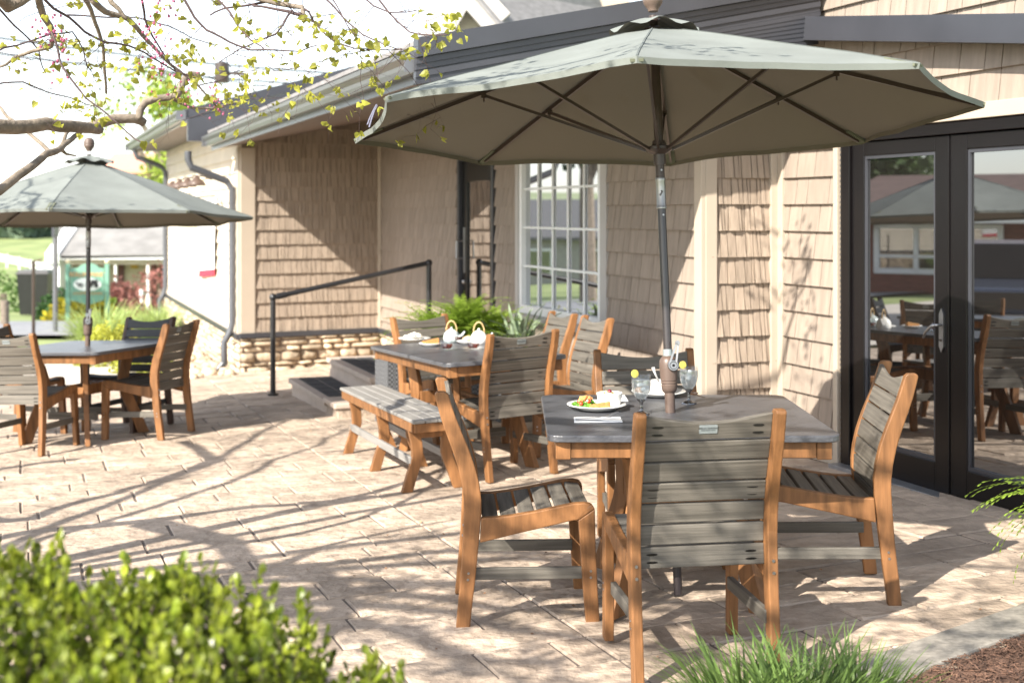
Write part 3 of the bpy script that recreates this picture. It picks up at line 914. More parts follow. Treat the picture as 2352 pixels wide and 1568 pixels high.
mb = MB(); wbox(mb, 3.40, 3.83, -1.72, -1.05, -.4, -.13); mb.build('block', M_patio, lg, bevel=.012)
mb = MB(); wbox(mb, 3.38, 3.84, -1.75, -1.05, -.129, -.08); mb.build('cap', M_step, lg, bevel=.012)
#PART3
# ------------------------------------------------------------------ furniture
GN = Vector((-CX, -CY, 1)).normalized()
def pose(yaw_deg, tilt=1.0):
    n = Vector((0, 0, 1)).lerp(GN, tilt).normalized()
    q = Vector((0, 0, 1)).rotation_difference(n)
    return (q.to_matrix() @ Matrix.Rotation(R(yaw_deg), 3, 'Z')).to_euler()
def pose_lean(yaw, lx, ly):
    n = Vector((lx, ly, 1)).normalized()
    q = Vector((0, 0, 1)).rotation_difference(n)
    return (q.to_matrix() @ Matrix.Rotation(R(yaw), 3, 'Z')).to_euler()

X, Y_, Z = Vector((1, 0, 0)), Vector((0, 1, 0)), Vector((0, 0, 1))
POST = [(0, 0, .055), (.09, .009, .056), (.18, .020, .058), (.27, .029, .06), (.36, .036, .064), (.45, .043, .068), (.50, .043, .069), (.56, .036, .069),
        (.63, .020, .068), (.70, -.003, .066), (.76, -.026, .063), (.82, -.048, .060), (.88, -.066, .056), (.915, -.076, .054)]
def post_y(z):
    for (a, b) in zip(POST, POST[1:]):
        if z <= b[0]:
            t = (z-a[0])/(b[0]-a[0]); return a[1]+(b[1]-a[1])*t
    return POST[-1][1]
TOPC = [(.07, .430), (.13, .430), (.2, .437), (.3, .452), (.38, .466), (.44, .474), (.485, .472), (.51, .464)]
def topc(y): return lerp_tab(TOPC, y)

def make_chair(wood, slat, label, group, nslat=7):
    t = thing('patio_chair', label, 'chair', group=group)
    for sx in (-1, 1):
        mb = MB(); x = sx*.2365
        lf = [(y-w_/2, z) for z, y, w_ in POST]; rt = [(y+w_/2, z) for z, y, w_ in POST]
        lf.append((POST[-1][1]-.018, .926)); rt.append((POST[-1][1]+.014, .926))
        mb.strip(lf, rt, (x, 0, 0), Y_, Z, X, .036)
        mb.build('back_post', wood, t, world=False, bevel=.005)
        mb = MB()
        up = [(.076, .430), (.13, .430), (.2, .437), (.3, .452), (.38, .467), (.44, .478), (.485, .480), (.512, .474), (.524, .455)]
        dn = [(.070, .332), (.13, .345), (.2, .361), (.3, .382), (.38, .399), (.42, .408), (.445, .412), (.458, .413), (.463, .40)]
        # side rail
        mb.strip(up[:-1], dn[:-1], (x, 0, 0), Y_, Z, X, .034)
        mb.build('side_rail', wood, t, world=False, bevel=.005)
        mb = MB()
        mb.strip([(.459, .412), (.466, .30), (.474, .15), (.485, 0)], [(.524, .455), (.526, .30), (.531, .15), (.539, 0)], (x, 0, 0), Y_, Z, X, .0345)
        mb.tri if False else None
        mb.strip([(.4585, .413), (.4585, .44)], [(.524, .456), (.512, .474)], (x, 0, 0), Y_, Z, X, .0335)
        mb.build('leg', wood, t, world=False, bevel=.004)
        mb = MB(); mb.bar((sx*.222, .030, .205), (sx*.222, .478, .20), .022, .046); mb.build('stretcher', M_slaty if slat is M_slat else slat, t, world=False, bevel=.003)
    for i in range(6):
        y0 = .082+i*.0725; wy = .062
        a = (topc(y0+wy)-topc(y0))/wy
        mb = MB(); M = Matrix.Rotation(math.atan(a), 3, 'X')
        mb.box((0, y0+wy/2, topc(y0+wy/2)-.014), (.436, wy, .020), M, bev=.004)
        mb.build('seat_slat', slat, t, world=False)
    for i in range(nslat):
        z0 = .384+i*.0735; h = .0655
        if i == 0: h = .070; z0 = .380
        top = i == nslat-1
        mb = MB(); n = 10; rows = []
        zt = z0+h
        def pt(x, z, f):   # f: 0 rear face, 1 front face
            d = post_y(z+.02)-post_y(z-.02); nn = Vector((0, .04, -d)).normalized()
            return Vector((x, post_y(z)+.010, z))+nn*(.018*f)
        V = []
        for k in range(n+1):
            x = -.219+.438*k/n; u = k/n
            za = zt if not top else z0+.0865-.030*math.sin(math.pi*u)**1.0
            for (z_, f) in ((z0, 0), (z0, 1), (za, 1), (za, 0)): V.append(pt(x, z_, f))
        F = []
        for k in range(n):
            for j in range(4):
                j2 = (j+1) % 4; F.append((k*4+j, k*4+j2, k*4+4+j2, k*4+4+j))
        F.append((3, 2, 1, 0)); F.append((n*4, n*4+1, n*4+2, n*4+3))
        mb.add(V, F)
        s_ = mb.build('back_slat', slat, t, world=False, bevel=.003)
        if i in (0, 3, 6):        # screw recesses on the rear face
            mb = MB()
            for sx in (-1, 1):
                for dz in (.020, .046):
                    z_ = z0+dz; q = pt(sx*.172, z_, 0); d = post_y(z_+.02)-post_y(z_-.02); nn = Vector((0, .04, -d)).normalized()
                    b0 = len(mb.v)
                    for k in range(12):
                        a = 2*math.pi*k/12; mb.v.append(q-nn*.0009+X*(.020*math.cos(a))+Z*(.0042*math.sin(a)))
                    mb.face([b0+k for k in range(12)])
            mb.build('screw_pocket', M_bronzeframe, s_, world=False)
        if top:
            d = post_y(z0+.06)-post_y(z0+.02); nn = Vector((0, .04, -d)).normalized()
            c = pt(0, z0+.036, 0)-nn*.0015
            up = nn.cross(X).normalized()
            if up.z < 0: up = -up
            mb = MB(); pl = [(-.031, -.013), (-.029, -.015), (.029, -.015), (.031, -.013), (.031, .013), (.029, .015), (-.029, .015), (-.031, .013)]
            mb.prism(pl, c, X, up, nn, .002)
            p_ = mb.build('name_plate', pm('plate_grey', (.30, .34, .35), .35, metal=.3, var=.04, ns=5) if 'plate_grey' not in MATS else MATS['plate_grey'], s_, world=False)
            M = Matrix.Translation(c-nn*.0016+up*.004) @ Matrix((X, up, -nn)).transposed().to_4x4()
            # text faces the rear of the chair
            text_mesh('lettering', 'BERLIN GARDENS', .0082, M_black, s_, M, .0002)
            M = Matrix.Translation(c-nn*.0016-up*.0028) @ Matrix((X, up, -nn)).transposed().to_4x4()
            text_mesh('lettering', 'Quality Outdoor Furniture', .0042, M_black, s_, M, .0002)
    mb = MB()
    for sx in (-1, 1):
        for (y, z) in ((.050, .40), (.046, .36)):
            mb.lathe([(.0055, 0), (.0055, .003)], (sx*.2365, post_y(z)-.0335, z), 8, Matrix.Rotation(R(90), 3, 'X'))
        for z in (.19, .215):
            mb.tube([(sx*.2545, post_y(z), z), (sx*.2565, post_y(z), z)], .005, 8)
            mb.tube([(sx*.2535, .505, z-.003), (sx*.2555, .505, z-.003)], .005, 8)
    mb.build('screw', M_steel, t, world=False)
    return t

CG = 'cedar coloured slatted chairs on the patio'
chair0 = make_chair(M_wood, M_slat, 'cedar and grey slatted chair nearest the viewer with its back turned', CG)
def put(o, x, y, facing, tilt=1.0, label=None, name=None):
    o.location = (x, y, gz(x, y)+.001); o.rotation_euler = pose(facing-90, tilt)
    if label: o['label'] = label
    return o
put(chair0, .655, 4.40, 97, .3)
spots = [
    (-.205, 5.385, 3, .3, 'cedar slatted chair seen side on at the left of the umbrella table with the food'),
    (1.545, 5.475, 176, .3, 'cedar slatted chair turned to the table beside the glass entrance doors'),
    (.685, 6.60, -88, .4, 'cedar slatted chair behind the crank umbrella pole, facing the viewer'),
    (.065, 8.27, 120, 1, 'cedar slatted chair with its back turned at the teapot table, next to the bench'),
    (-.66, 10.28, -55, 1, 'cedar slatted chair at the far end of the teapot table before the bright wall'),
    (.355, 10.08, 199, 1, 'farther of two cedar slatted chairs side by side below the white framed window'),
    (.575, 9.40, 199, 1, 'nearer of two cedar slatted chairs side by side below the white framed window'),
    (-2.73, 10.67, 164, 1, 'cedar slatted chair at the right of the far umbrella table, closest to the downspout'),
    (-3.77, 9.90, 79, 1, 'cedar slatted chair cut by the left picture edge, its back turned'),
    (-4.33, 11.00, -22, 1, 'cedar slatted chair at far left with only its top corner showing'),
]
for (x, y, f, tl, lb) in spots:
    put(copy_tree(chair0), x, y, f, tl, lb)
dk = make_chair(M_wooddark, M_slatdark, 'charcoal slatted chair behind the far umbrella table, in front of yellow shrubs', None)
put(dk, -3.19, 11.50, -112, 1)

def rounded(w, l, r, n=5):
    pts = []
    for (cx, cy, a0) in ((w/2-r, l/2-r, 0), (-w/2+r, l/2-r, 90), (-w/2+r, -l/2+r, 180), (w/2-r, -l/2+r, 270)):
        for k in range(n+1):
            a = R(a0+90*k/n); pts.append((cx+r*math.cos(a), cy+r*math.sin(a)))
    return pts
def make_table(w_, l_, label, fx, fy):
    t = thing('patio_table', label, 'table')
    mb = MB(); mb.prism(rounded(w_, l_, .055), (0, 0, .737), X, Y_, Z, .026)
    mb.build('tabletop', M_top, t, world=False, bevel=.004)
    mb = MB(); i = .035; za = .690; hh = .064
    W2, L2 = w_/2-i, l_/2-i
    for sx in (-1, 1):
        for sy in (-1, 1):
            mb = MB(); mb.box((sx*(W2-.026), sy*(L2-.026), za-.003), (.056, .056, hh+.004), bev=.003)
            mb.build('corner_block', M_wood, t, world=False)
    for (c, s) in (((0, -L2+.014, za), (2*W2-.112, .026, hh)), ((0, L2-.014, za), (2*W2-.112, .026, hh)), ((-W2+.014, 0, za), (.026, 2*L2-.112, hh)), ((W2-.014, 0, za), (.026, 2*L2-.112, hh))):
        mb = MB(); mb.box(c, s, bev=.003); mb.build('apron', M_wood, t, world=False)
    for sx in (-1, 1):
        for sy in (-1, 1):
            d = Vector((sx*fx, sy*fy, 0)); r = d.length; d = d/r; n = Vector((-d.y, d.x, 0))
            cl = [(r, 0), (r-.07, .18), (r-.135, .34), (r-.155, .42), (r-.150, .50), (r-.125, .60), (r-.10, .66)]
            mb = MB()
            mb.strip([(a-.046, z) for a, z in cl], [(a+.046, z) for a, z in cl], (0, 0, 0), d, Z, n, .040)
            mb.build('leg', M_wood, t, world=False, bevel=.004)
    mb = MB()
    for sg in (-1, 1):
        mb.box((sg*.05, 0, .40), (.03, 2*fy*.66, .09), bev=.003)
    mb.box((0, -fy*.66, .40), (2*fx*.72, .03, .085), bev=.003); mb.box((0, fy*.66, .40), (2*fx*.72, .03, .085), bev=.003)
    mb.build('cross_brace', M_wood, t, world=False)
    for sg in (-1, 1):
        mb = MB(); mb.box((0, sg*fy*.42, .20), (2*fx*.8, .026, .06), bev=.003); mb.build('foot_brace', M_slat, t, world=False)
    return t
TA = make_table(1.12, 1.12, 'square dark topped table with a cedar frame carrying the salad plate and two goblets', .29, .36)
TA.location = (.695, 5.53, -.018); TA.rotation_euler = pose(0, .0)
TB = make_table(.84, 1.74, 'long dark topped table with a cedar frame carrying the teapots beside the bench', .26, .58)
TB.location = (-.323, 9.08, gz(-.323, 9.08)); TB.rotation_euler = pose(22)
TC = make_table(1.12, 1.12, 'square dark topped table with a cedar frame under the far left umbrella', .30, .36)
TC.location = (-3.49, 10.73, gz(-3.49, 10.73)); TC.rotation_euler = pose(-20)
SC['x'] = 1

def make_bench():
    t = thing('bench', 'backless cedar bench with a grey plank seat beside the teapot table', 'bench')
    for i in range(4):
        mb = MB(); mb.box((-.1185+.079*i, 0, .440), (.075, 2.06, .022), bev=.004); mb.build('seat_plank', M_slat if False else pm('bench_plank', (.235, .225, .21), .6, var=.15, ns=5, stretch=(14, .5, 14), spec=.35) if i == 0 else MATS['bench_plank'], t, world=False)
    for (c, s) in (((0, -1.0, .40), (.28, .026, .055)), ((0, 1.0, .40), (.28, .026, .055)), ((-.14, 0, .40), (.026, 1.975, .055)), ((.14, 0, .40), (.026, 1.975, .055))):
        mb = MB(); mb.box(c, s, bev=.003); mb.build('apron', M_wood, t, world=False)
    for yy in (-.86, -.04, .78):
        for sx in (-1, 1):
            cl = [(.165, 0), (.135, .09), (.105, .17), (.092, .22), (.095, .29), (.11, .37)]
            mb = MB(); mb.strip([(sx*(a-.034), z) for a, z in cl], [(sx*(a+.034), z) for a, z in cl], (0, yy, 0), X, Z, Y_, .040)
            mb.build('leg', M_wood, t, world=False, bevel=.004)
        mb = MB(); mb.box((0, yy, .345), (.16, .03, .05), bev=.003); mb.build('rung', M_wood, t, world=False)
    for sx in (-1, 1):
        mb = MB(); mb.box((sx*.128, -.04, .185), (.022, 1.66, .05), bev=.003); mb.build('stretcher', MATS['bench_plank'], t, world=False)
    return t
be = make_bench(); bx, by = -.77, 8.80
be.location = (bx, by, gz(bx, by)); be.rotation_euler = pose(19.6)

# ------------------------------------------------------------------ umbrellas
def make_umbrella(label, rim, apex, pole_top, th0, crank, Rr=1.36, zj=1.62):
    t = thing('market_umbrella', label, 'umbrella')
    vert = [R(th0+45*k) for k in range(8)]
    def ribz(u): return apex + (rim-apex)*(u**1.06)
    def P(k, u, s):      # sector k, radial u, across s 0..1
        a0, a1 = vert[k], vert[(k+1) % 8]
        p0 = Vector((math.cos(a0), math.sin(a0), 0))*Rr*u; p1 = Vector((math.cos(a1), math.sin(a1), 0))*Rr*u
        p = p0.lerp(p1, s); p.z = ribz(u)
        sg = math.sin(math.pi*s)
        p.z -= .030*sg*u*(1-u*u)
        inw = 1-.036*sg*u**3
        p.x *= inw; p.y *= inw
        p.z += .012*noise.noise(Vector((p.x*3, p.y*3, th0)))*u + .004*sg*noise.noise(Vector((p.x*14, p.y*14, 3)))
        return p
    mb = MB(); nu, ns = 14, 10
    for k in range(8):
        b0 = len(mb.v)
        for i in range(nu+1):
            for j in range(ns+1): mb.v.append(P(k, .05+.95*i/nu, j/ns))
        for i in range(nu):
            for j in range(ns):
                a = b0+i*(ns+1)+j; mb.face([a, a+ns+1, a+ns+2, a+1])
        # hem
        b0 = len(mb.v)
        for j in range(ns+1):
            p = P(k, 1, j/ns); q = p*1.0; q.z -= .022; q.x *= .995; q.y *= .995; mb.v.append(p); mb.v.append(q)
        for j in range(ns): mb.face([b0+2*j, b0+2*j+1, b0+2*j+3, b0+2*j+2])
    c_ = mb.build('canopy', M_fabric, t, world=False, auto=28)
    for k in range(8):     # reinforcing pockets at the rib tips
        mb = MB()
        a = vert[k]; d = Vector((math.cos(a), math.sin(a), 0)); n = Vector((-d.y, d.x, 0))
        z0, z1 = ribz(.90)-.006, ribz(1.0)-.010
        p, q = d*Rr*.90, d*Rr*.995; p.z = z0; q.z = z1
        mb.bar(p, q, .045, .010, (0, 0, 1))
        mb.build('rib_pocket', M_fabdark, c_, world=False)
    for k in range(8):     # stitched seams over the ribs
        mb = MB(); prev = None
        for i in range(9):
            u = .12+.87*i/8; q = Vector((math.cos(vert[k]), math.sin(vert[k]), 0))*Rr*u; q.z = ribz(u)+.012*noise.noise(Vector((q.x*3, q.y*3, th0)))*u+.0015
            if prev is not None: mb.bar(prev, q, .007, .002)
            prev = q
        mb.build('seam', pm('seam_thread', (.10, .115, .11), .9) if 'seam_thread' not in MATS else MATS['seam_thread'], c_, world=False)
    # vent cap
    mb = MB(); ns2 = 48; b0 = len(mb.v)
    for i in range(5):
        u = i/4
        for j in range(ns2):
            a = 2*math.pi*j/ns2; r = .03+.165*u; z = apex+.036-.054*u**1.25+.012*u*math.sin(8*a+1)+.008*u*math.sin(3*a)
            mb.v.append(Vector((r*math.cos(a), r*math.sin(a), z)))
    for i in range(4):
        for j in range(ns2):
            j2 = (j+1) % ns2; mb.face([b0+i*ns2+j, b0+(i+1)*ns2+j, b0+(i+1)*ns2+j2, b0+i*ns2+j2])
    mb.build('vent_cap', M_fabric, c_, world=False, smooth=True)
    # pole
    mb = MB(); mb.tube([(0, 0, 0), (0, 0, zj)], .0180, 18); po = mb.build('pole', M_pole, t, world=False, auto=40)
    mb = MB(); mb.tube([(0, 0, zj+.135), (0, 0, apex+.05)], .0195, 18); mb.build('upper_pole', M_bronze, t, world=False, auto=40)
    mb = MB(); mb.lathe([(.0215, 0), (.0225, .004), (.0215, .008), (.0205, .012), (.0205, .118), (.0225, .124), (.0215, .132), (.0205, .136)], (0, 0, zj), 18)
    mb.tube([(0, -.02, zj+.075), (.004, -.032, zj+.072), (-.010, -.036, zj+.055)], .003, 6)
    mb.build('tilt_joint', M_steel, t, world=False, auto=50)
    mb = MB()
    for z in (zj-.028, zj+.165): mb.lathe([(.005, 0), (.004, .003)], (.004, -.0215, z), 8, Matrix.Rotation(R(90), 3, 'X'))
    mb.build('rivet', M_steel, po, world=False)
    mb = MB(); mb.lathe([(.026, -.055), (.027, -.01), (.045, 0), (.058, .010), (.058, .022), (.03, .030), (.028, .05)], (0, 0, zj+.245), 18)
    hub = mb.build('runner', M_bronze, t, world=False, auto=40)
    mb = MB(); mb.lathe([(.03, -.03), (.05, -.012), (.05, .01), (.03, .02)], (0, 0, apex-.02), 18); mb.build('top_hub', M_bronze, t, world=False, auto=40)
    mb = MB(); mb.lathe([(.022, 0), (.024, .012), (.032, .022), (.041, .036), (.0445, .052), (.0430, .054), (.0430, .057), (.0450, .059), (.0445, .072), (.0430, .074), (.0430, .077), (.044, .079), (.036, .100), (.020, .112), (.001, .116)], (0, 0, pole_top-.116), 20)
    mb.build('finial', M_bronze2, t, world=False, auto=50)
    hz = zj+.255
    for k in range(8):
        a = vert[k]; d = Vector((math.cos(a), math.sin(a), 0))
        p0 = d*.04; p0.z = apex-.03
        pts = []
        for i in range(7):
            u = .04+.93*i/6; q = d*Rr*u; q.z = ribz(u)-.016; pts.append(q)
        mb = MB()
        for (p, q) in zip(pts, pts[1:]): mb.bar(p, q, .012, .018)
        rb = mb.build('rib', M_bronze, t, world=False)
        um = .56; jn = d*Rr*um; jn.z = ribz(um)-.030
        mb = MB(); s0 = d*.055; s0.z = hz
        mb.bar(s0, jn, .011, .013); mb.box(jn, (.022, .022, .026)); mb.tube([jn-Vector((0, 0, .03)), jn], .004, 6)
        mb.build('strut', M_bronze, rb, world=False)
    # tie strap hanging near one tip
    mb = MB(); a = vert[7]-.08; d = Vector((math.cos(a), math.sin(a), 0)); p = d*Rr*.985; p.z = ribz(.985)
    for s in (0, .025):
        pts = [p+Vector((0, s, -.02)), p+d*.012+Vector((0, s, -.04)), p+d*.03+Vector((0, s*2, -.075)), p+d*.04+Vector((0, s*2.4, -.10))]
        for (u, v) in zip(pts, pts[1:]): mb.bar(u, v, .010, .002, d)
    mb.build('tie_strap', pm('strap', (.14, .14, .20), .8) if 'strap' not in MATS else MATS['strap'], c_, world=False)
    if crank:
        mb = MB()
        zc = .752
        mb.lathe([(.021, 0), (.0215, .06), (.022, .084), (.030, .091), (.0335, .104), (.0345, .118), (.033, .120), (.033, .122), (.0350, .124), (.0352, .130), (.0335, .132), (.0335, .134), (.0355, .136), (.0385, .180), (.0390, .205), (.037, .222), (.030, .234), (.022, .240)], (0, 0, zc), 24)
        h = mb.build('crank_housing', M_bronze2, t, world=False, auto=35)
        mb = MB(); mb.tube([(0, 0, zc+.240), (0, 0, zc+.268)], .0205, 18); mb.build('collar', MATS['plate_grey'], h, world=False, auto=40)
        ry = -.036
        mb = MB()
        cy = Matrix.Rotation(R(90), 3, 'X')
        c = Vector((.016, ry, zc+.200))
        mb.lathe([(.0245, 0), (.0245, .010), (.021, .015)], c, 24, cy)
        for dx in (-.015, .012):
            mb.bar(c+Vector((dx, -.012, .01)), c+Vector((.020+dx*.35, -.014, .088)), .0065, .008)
        mb.lathe([(.010, 0), (.010, .014)], c+Vector((.021, -.004, .094)), 16, cy)
        cr = mb.build('crank_handle', M_steel, h, world=False, auto=35)
        mb = MB()
        mb.lathe([(.014, .0155), (.015, .0175), (.0165, .0155)], c, 24, cy, capb=False, capt=False)
        mb.lathe([(.006, .0), (.006, .017)], c, 16, cy)
        mb.build('crank_cap', M_bronzeframe, cr, world=False)
        mb = MB(); mb.tube([c+Vector((.021, -.018, .094)), c+Vector((.021, -.045, .094))], .006, 10); mb.build('knob', M_steel, cr, world=False)
    return t
UA = make_umbrella('large sage green umbrella with a crank pole through the near table', 2.000, 2.415, 2.60, -99.2, True, Rr=1.36)
UA.location = (.695, 5.48, -.018); UA.rotation_euler = pose_lean(0, -.032, .096)
UB = make_umbrella('sage green umbrella over the far left table beside the downspouts', 1.80, 2.28, 2.47, -84, True, Rr=1.34, zj=1.56)
UB.location = (-3.47, 10.70, gz(-3.49, 10.73)); UB.rotation_euler = pose_lean(0, -.012, .06)

# ------------------------------------------------------------------ food and tableware
ZT = TA.location.z+.7505
def tp(px, py, z=ZT):
    Y = (EYE-z)*FOC/(py-HZ); return Vector(((px-1176)/FOC*Y, Y, z))
PLATE = [(.001, .006), (.55, .006), (.62, .003), (.64, .003), (.70, .010), (.97, .021), (1.0, .023), (.985, .026), (.70, .014), (.62, .0095), (.001, .0095)]
def plate(name, label, c, r, group=None, parent=None, oval=1.0):
    t = thing(name, label, 'plate', tuple(c), group=group)
    mb = MB(); mb.lathe([(a*r, z) for a, z in PLATE], c, 40, capb=False, capt=False, sx=oval); mb.build('dish', M_plate, t, smooth=True)
    return t
def blob(mb, c, r, n=7, sq=(1, 1, 1), seed=0, jit=.25):
    rnd = random.Random(seed); b0 = len(mb.v)
    rows = 5
    for i in range(rows+1):
        th = math.pi*i/rows
        for k in range(n):
            a = 2*math.pi*k/n; rr = r*(1+rnd.uniform(-jit, jit))
            mb.v.append(Vector(c)+Vector((rr*math.sin(th)*math.cos(a)*sq[0], rr*math.sin(th)*math.sin(a)*sq[1], rr*math.cos(th)*sq[2])))
    for i in range(rows):
        for k in range(n):
            j = (k+1) % n; mb.face([b0+i*n+k, b0+(i+1)*n+k, b0+(i+1)*n+j, b0+i*n+j])
pc = tp(1370, 940)
pl1 = plate('dinner_plate', 'white oval plate holding a salad and a small bowl on the near table', pc, .128)
rnd = random.Random(5)
sal = thing('salad', 'mixed green salad with croutons and tomato on the white plate', 'salad', tuple(pc))
mb = MB()
for i in range(190):
    a = rnd.uniform(0, 6.28); r = rnd.uniform(0, .052); c = pc+Vector((-.048+r*math.cos(a)*1.1, -.002+r*math.sin(a)*.85, .014+rnd.uniform(0, .034)*(1-r/.06)))
    d = Vector((rnd.uniform(-1, 1), rnd.uniform(-1, 1), rnd.uniform(-.4, .8))).normalized(); e = d.orthogonal().normalized(); f = d.cross(e)
    L = rnd.uniform(.015, .032); w_ = L*.45; mb.ct = rnd.random()
    mb.add([c-d*L*.5, c+e*w_, c+d*L*.5+f*.004, c-e*w_, c+f*.006], [(0, 1, 4), (1, 2, 4), (2, 3, 4), (3, 0, 4)])
mb.build('lettuce', M_food_green, sal)
mb = MB()
for i in range(15):
    a = rnd.uniform(0, 6.28); r = rnd.uniform(0, .036); mb.ct = rnd.random()
    c = pc+Vector((-.045+r*math.cos(a), r*math.sin(a)*.8, .042+rnd.uniform(0, .018)*(1-r/.05)))
    M = Matrix.Rotation(rnd.uniform(0, 3), 3, 'Z') @ Matrix.Rotation(rnd.uniform(-.8, .8), 3, 'X')
    mb.box(c, (.024, .013, .012), M, bev=.002)
mb.build('croutons', M_food_tan, sal)
mb = MB()
for (dx, dy, dz) in ((-.068, -.035, .03), (-.035, -.03, .040), (-.03, .0, .045), (-.075, -.01, .035)): blob(mb, pc+Vector((dx, dy, dz)), .0095, seed=int(dx*1000), jit=.08)
mb.build('tomato', M_food_red, sal, smooth=True)
mb = MB()
for i in range(9): blob(mb, pc+Vector((-.055+rnd.uniform(-.03, .03), -.022+rnd.uniform(-.02, .02), .035+rnd.uniform(0, .012))), .005, 6, seed=i)
mb.build('cheese', M_food_white, sal)
def wedge(name, label, c, dirv, L, w_, h, mat):
    t = thing(name, label, 'cake slice', tuple(c)); d = Vector(dirv).normalized(); n = Vector((-d.y, d.x, 0))
    mb = MB(); p = [c-d*L/2-n*w_/2, c+d*L/2-n*w_*.35, c+d*L/2+n*w_*.35, c-d*L/2+n*w_/2]
    mb.hexa(p+[q+Vector((0, 0, h*(.55 if i in (0, 3) else 1))) for i, q in enumerate(p)]); mb.build('sponge', mat, t, bevel=.003); return t
wedge('cake_slice', 'golden brown cake slice at the front of the salad plate', pc+Vector((.012, -.058, .012)), (1, .12, 0), .085, .030, .030, M_food_cake)
def bowl(name, label, c, r, h, fillmat, fillz, parts=None):
    t = thing(name, label, 'bowl', tuple(c))
    mb = MB(); mb.lathe([(.001, 0), (r*.78, 0), (r*.84, .004), (r*.93, h*.5), (r, h*.93), (r*1.01, h), (r*.96, h), (r*.90, h*.5), (r*.78, .008), (.001, .006)], c, 32, capb=False, capt=False)
    mb.build('cup', M_plate, t, smooth=True)
    if fillmat: 
        mb = MB(); mb.lathe([(.001, fillz), (r*.93, fillz-.001)], c, 24, capb=False, capt=False); mb.build('filling', fillmat, t)
    return t
rb_ = bowl('ramekin', 'white ramekin of cut fruit standing on the salad plate', pc+Vector((.058, .03, .0135)), .056, .055, M_food_white, .044)
mb = MB(); rc = pc+Vector((.058, .03, .0135))
for i in range(14):
    M = Matrix.Rotation(rnd.uniform(0, 3), 3, 'Z') @ Matrix.Rotation(rnd.uniform(-.9, .9), 3, 'Y'); a = rnd.uniform(0, 6.28); r = rnd.uniform(0, .035); mb.ct = rnd.random()
    mb.box(rc+Vector((r*math.cos(a), r*math.sin(a), .052)), (.018, .013, .012), M, bev=.003)
mb.build('fruit', pm('melon', (.75, .62, .33), .4, var=.3, ns=30, tone=.2), rb_)
mb = MB(); blob(mb, rc+Vector((0, -.012, .060)), .0105, 10, seed=2, jit=.03); mb.build('grape', pm('grape_red', (.16, .012, .03), .2), rb_, smooth=True)
def flat(name, label, cat, quad, mat, h=.002, part='sheet'):
    c = sum((Vector(q) for q in quad), Vector())/4
    t = thing(name, label, cat, tuple(c)); mb = MB(); mb.hexa([Vector(q) for q in quad]+[Vector(q)+Vector((0, 0, h)) for q in quad]); mb.build(part, mat, t); return t
zz = lambda p, d: Vector((p.x, p.y, p.z+d))
flat('napkin', 'folded white paper napkin under the fork in front of the salad plate', 'napkin', [zz(tp(1319, 971), .001), zz(tp(1430, 970), .001), zz(tp(1424, 959), .001), zz(tp(1318, 960), .001)], M_napkin, .003)
flat('napkin', 'white paper napkin lying behind the fruit ramekin', 'napkin', [zz(tp(1424, 922), .001), zz(tp(1443, 922), .001), zz(tp(1434, 908), .001), zz(tp(1410, 908), .001)], M_napkin, .003)
def fork(p, q, name, label, lift=.02, mat=M_steel):
    t = thing(name, label, name, tuple(p)); d = (q-p).normalized(); n = Vector((-d.y, d.x, 0)); mb = MB()
    L = (q-p).length; a = p+Vector((0, 0, .0055)); pts = [a, a+d*L*.5+Vector((0, 0, .001)), a+d*L*.68+Vector((0, 0, .004))]
    mb.bar(pts[0], pts[1], .008, .0015); mb.bar(pts[1], pts[2], .0055, .002); t_ = mb.build('handle', mat, t)
    mb = MB()
    if name == 'fork':
        e = a+d*L*.78+Vector((0, 0, lift*.4)); mb.bar(pts[2], e, .017, .002)
        for k in (-1.5, -.5, .5, 1.5): mb.bar(e+n*k*.0048, a+d*L+n*k*.0048+Vector((0, 0, lift)), .0022, .0018)
        mb.build('tines', mat, t)
    elif name == 'spoon':
        mb.lathe([(.001, .004), (.6, .002), (1, -.0), (.95, .004), (.5, .006)], pts[2]+d*.022+Vector((0, 0, .002)), 16, Matrix.Rotation(math.atan2(d.y, d.x), 3, 'Z') @ Matrix.Diagonal((.024, .016, 1)), capb=False); mb.build('bowl', mat, t, smooth=True)
    else:
        mb.bar(pts[2], a+d*L, .012, .0015); mb.build('blade', mat, t)
fork(tp(1322, 964), tp(1420, 960), 'fork', 'steel fork resting on the napkin before the salad plate', .022)
fork(tp(1322, 968), tp(1432, 966), 'knife', 'steel knife lying along the napkin before the salad plate', 0)
fork(tp(1618, 915), tp(1592, 908), 'spoon', 'dark teaspoon lying beyond the right goblet', 0, M_bronze)
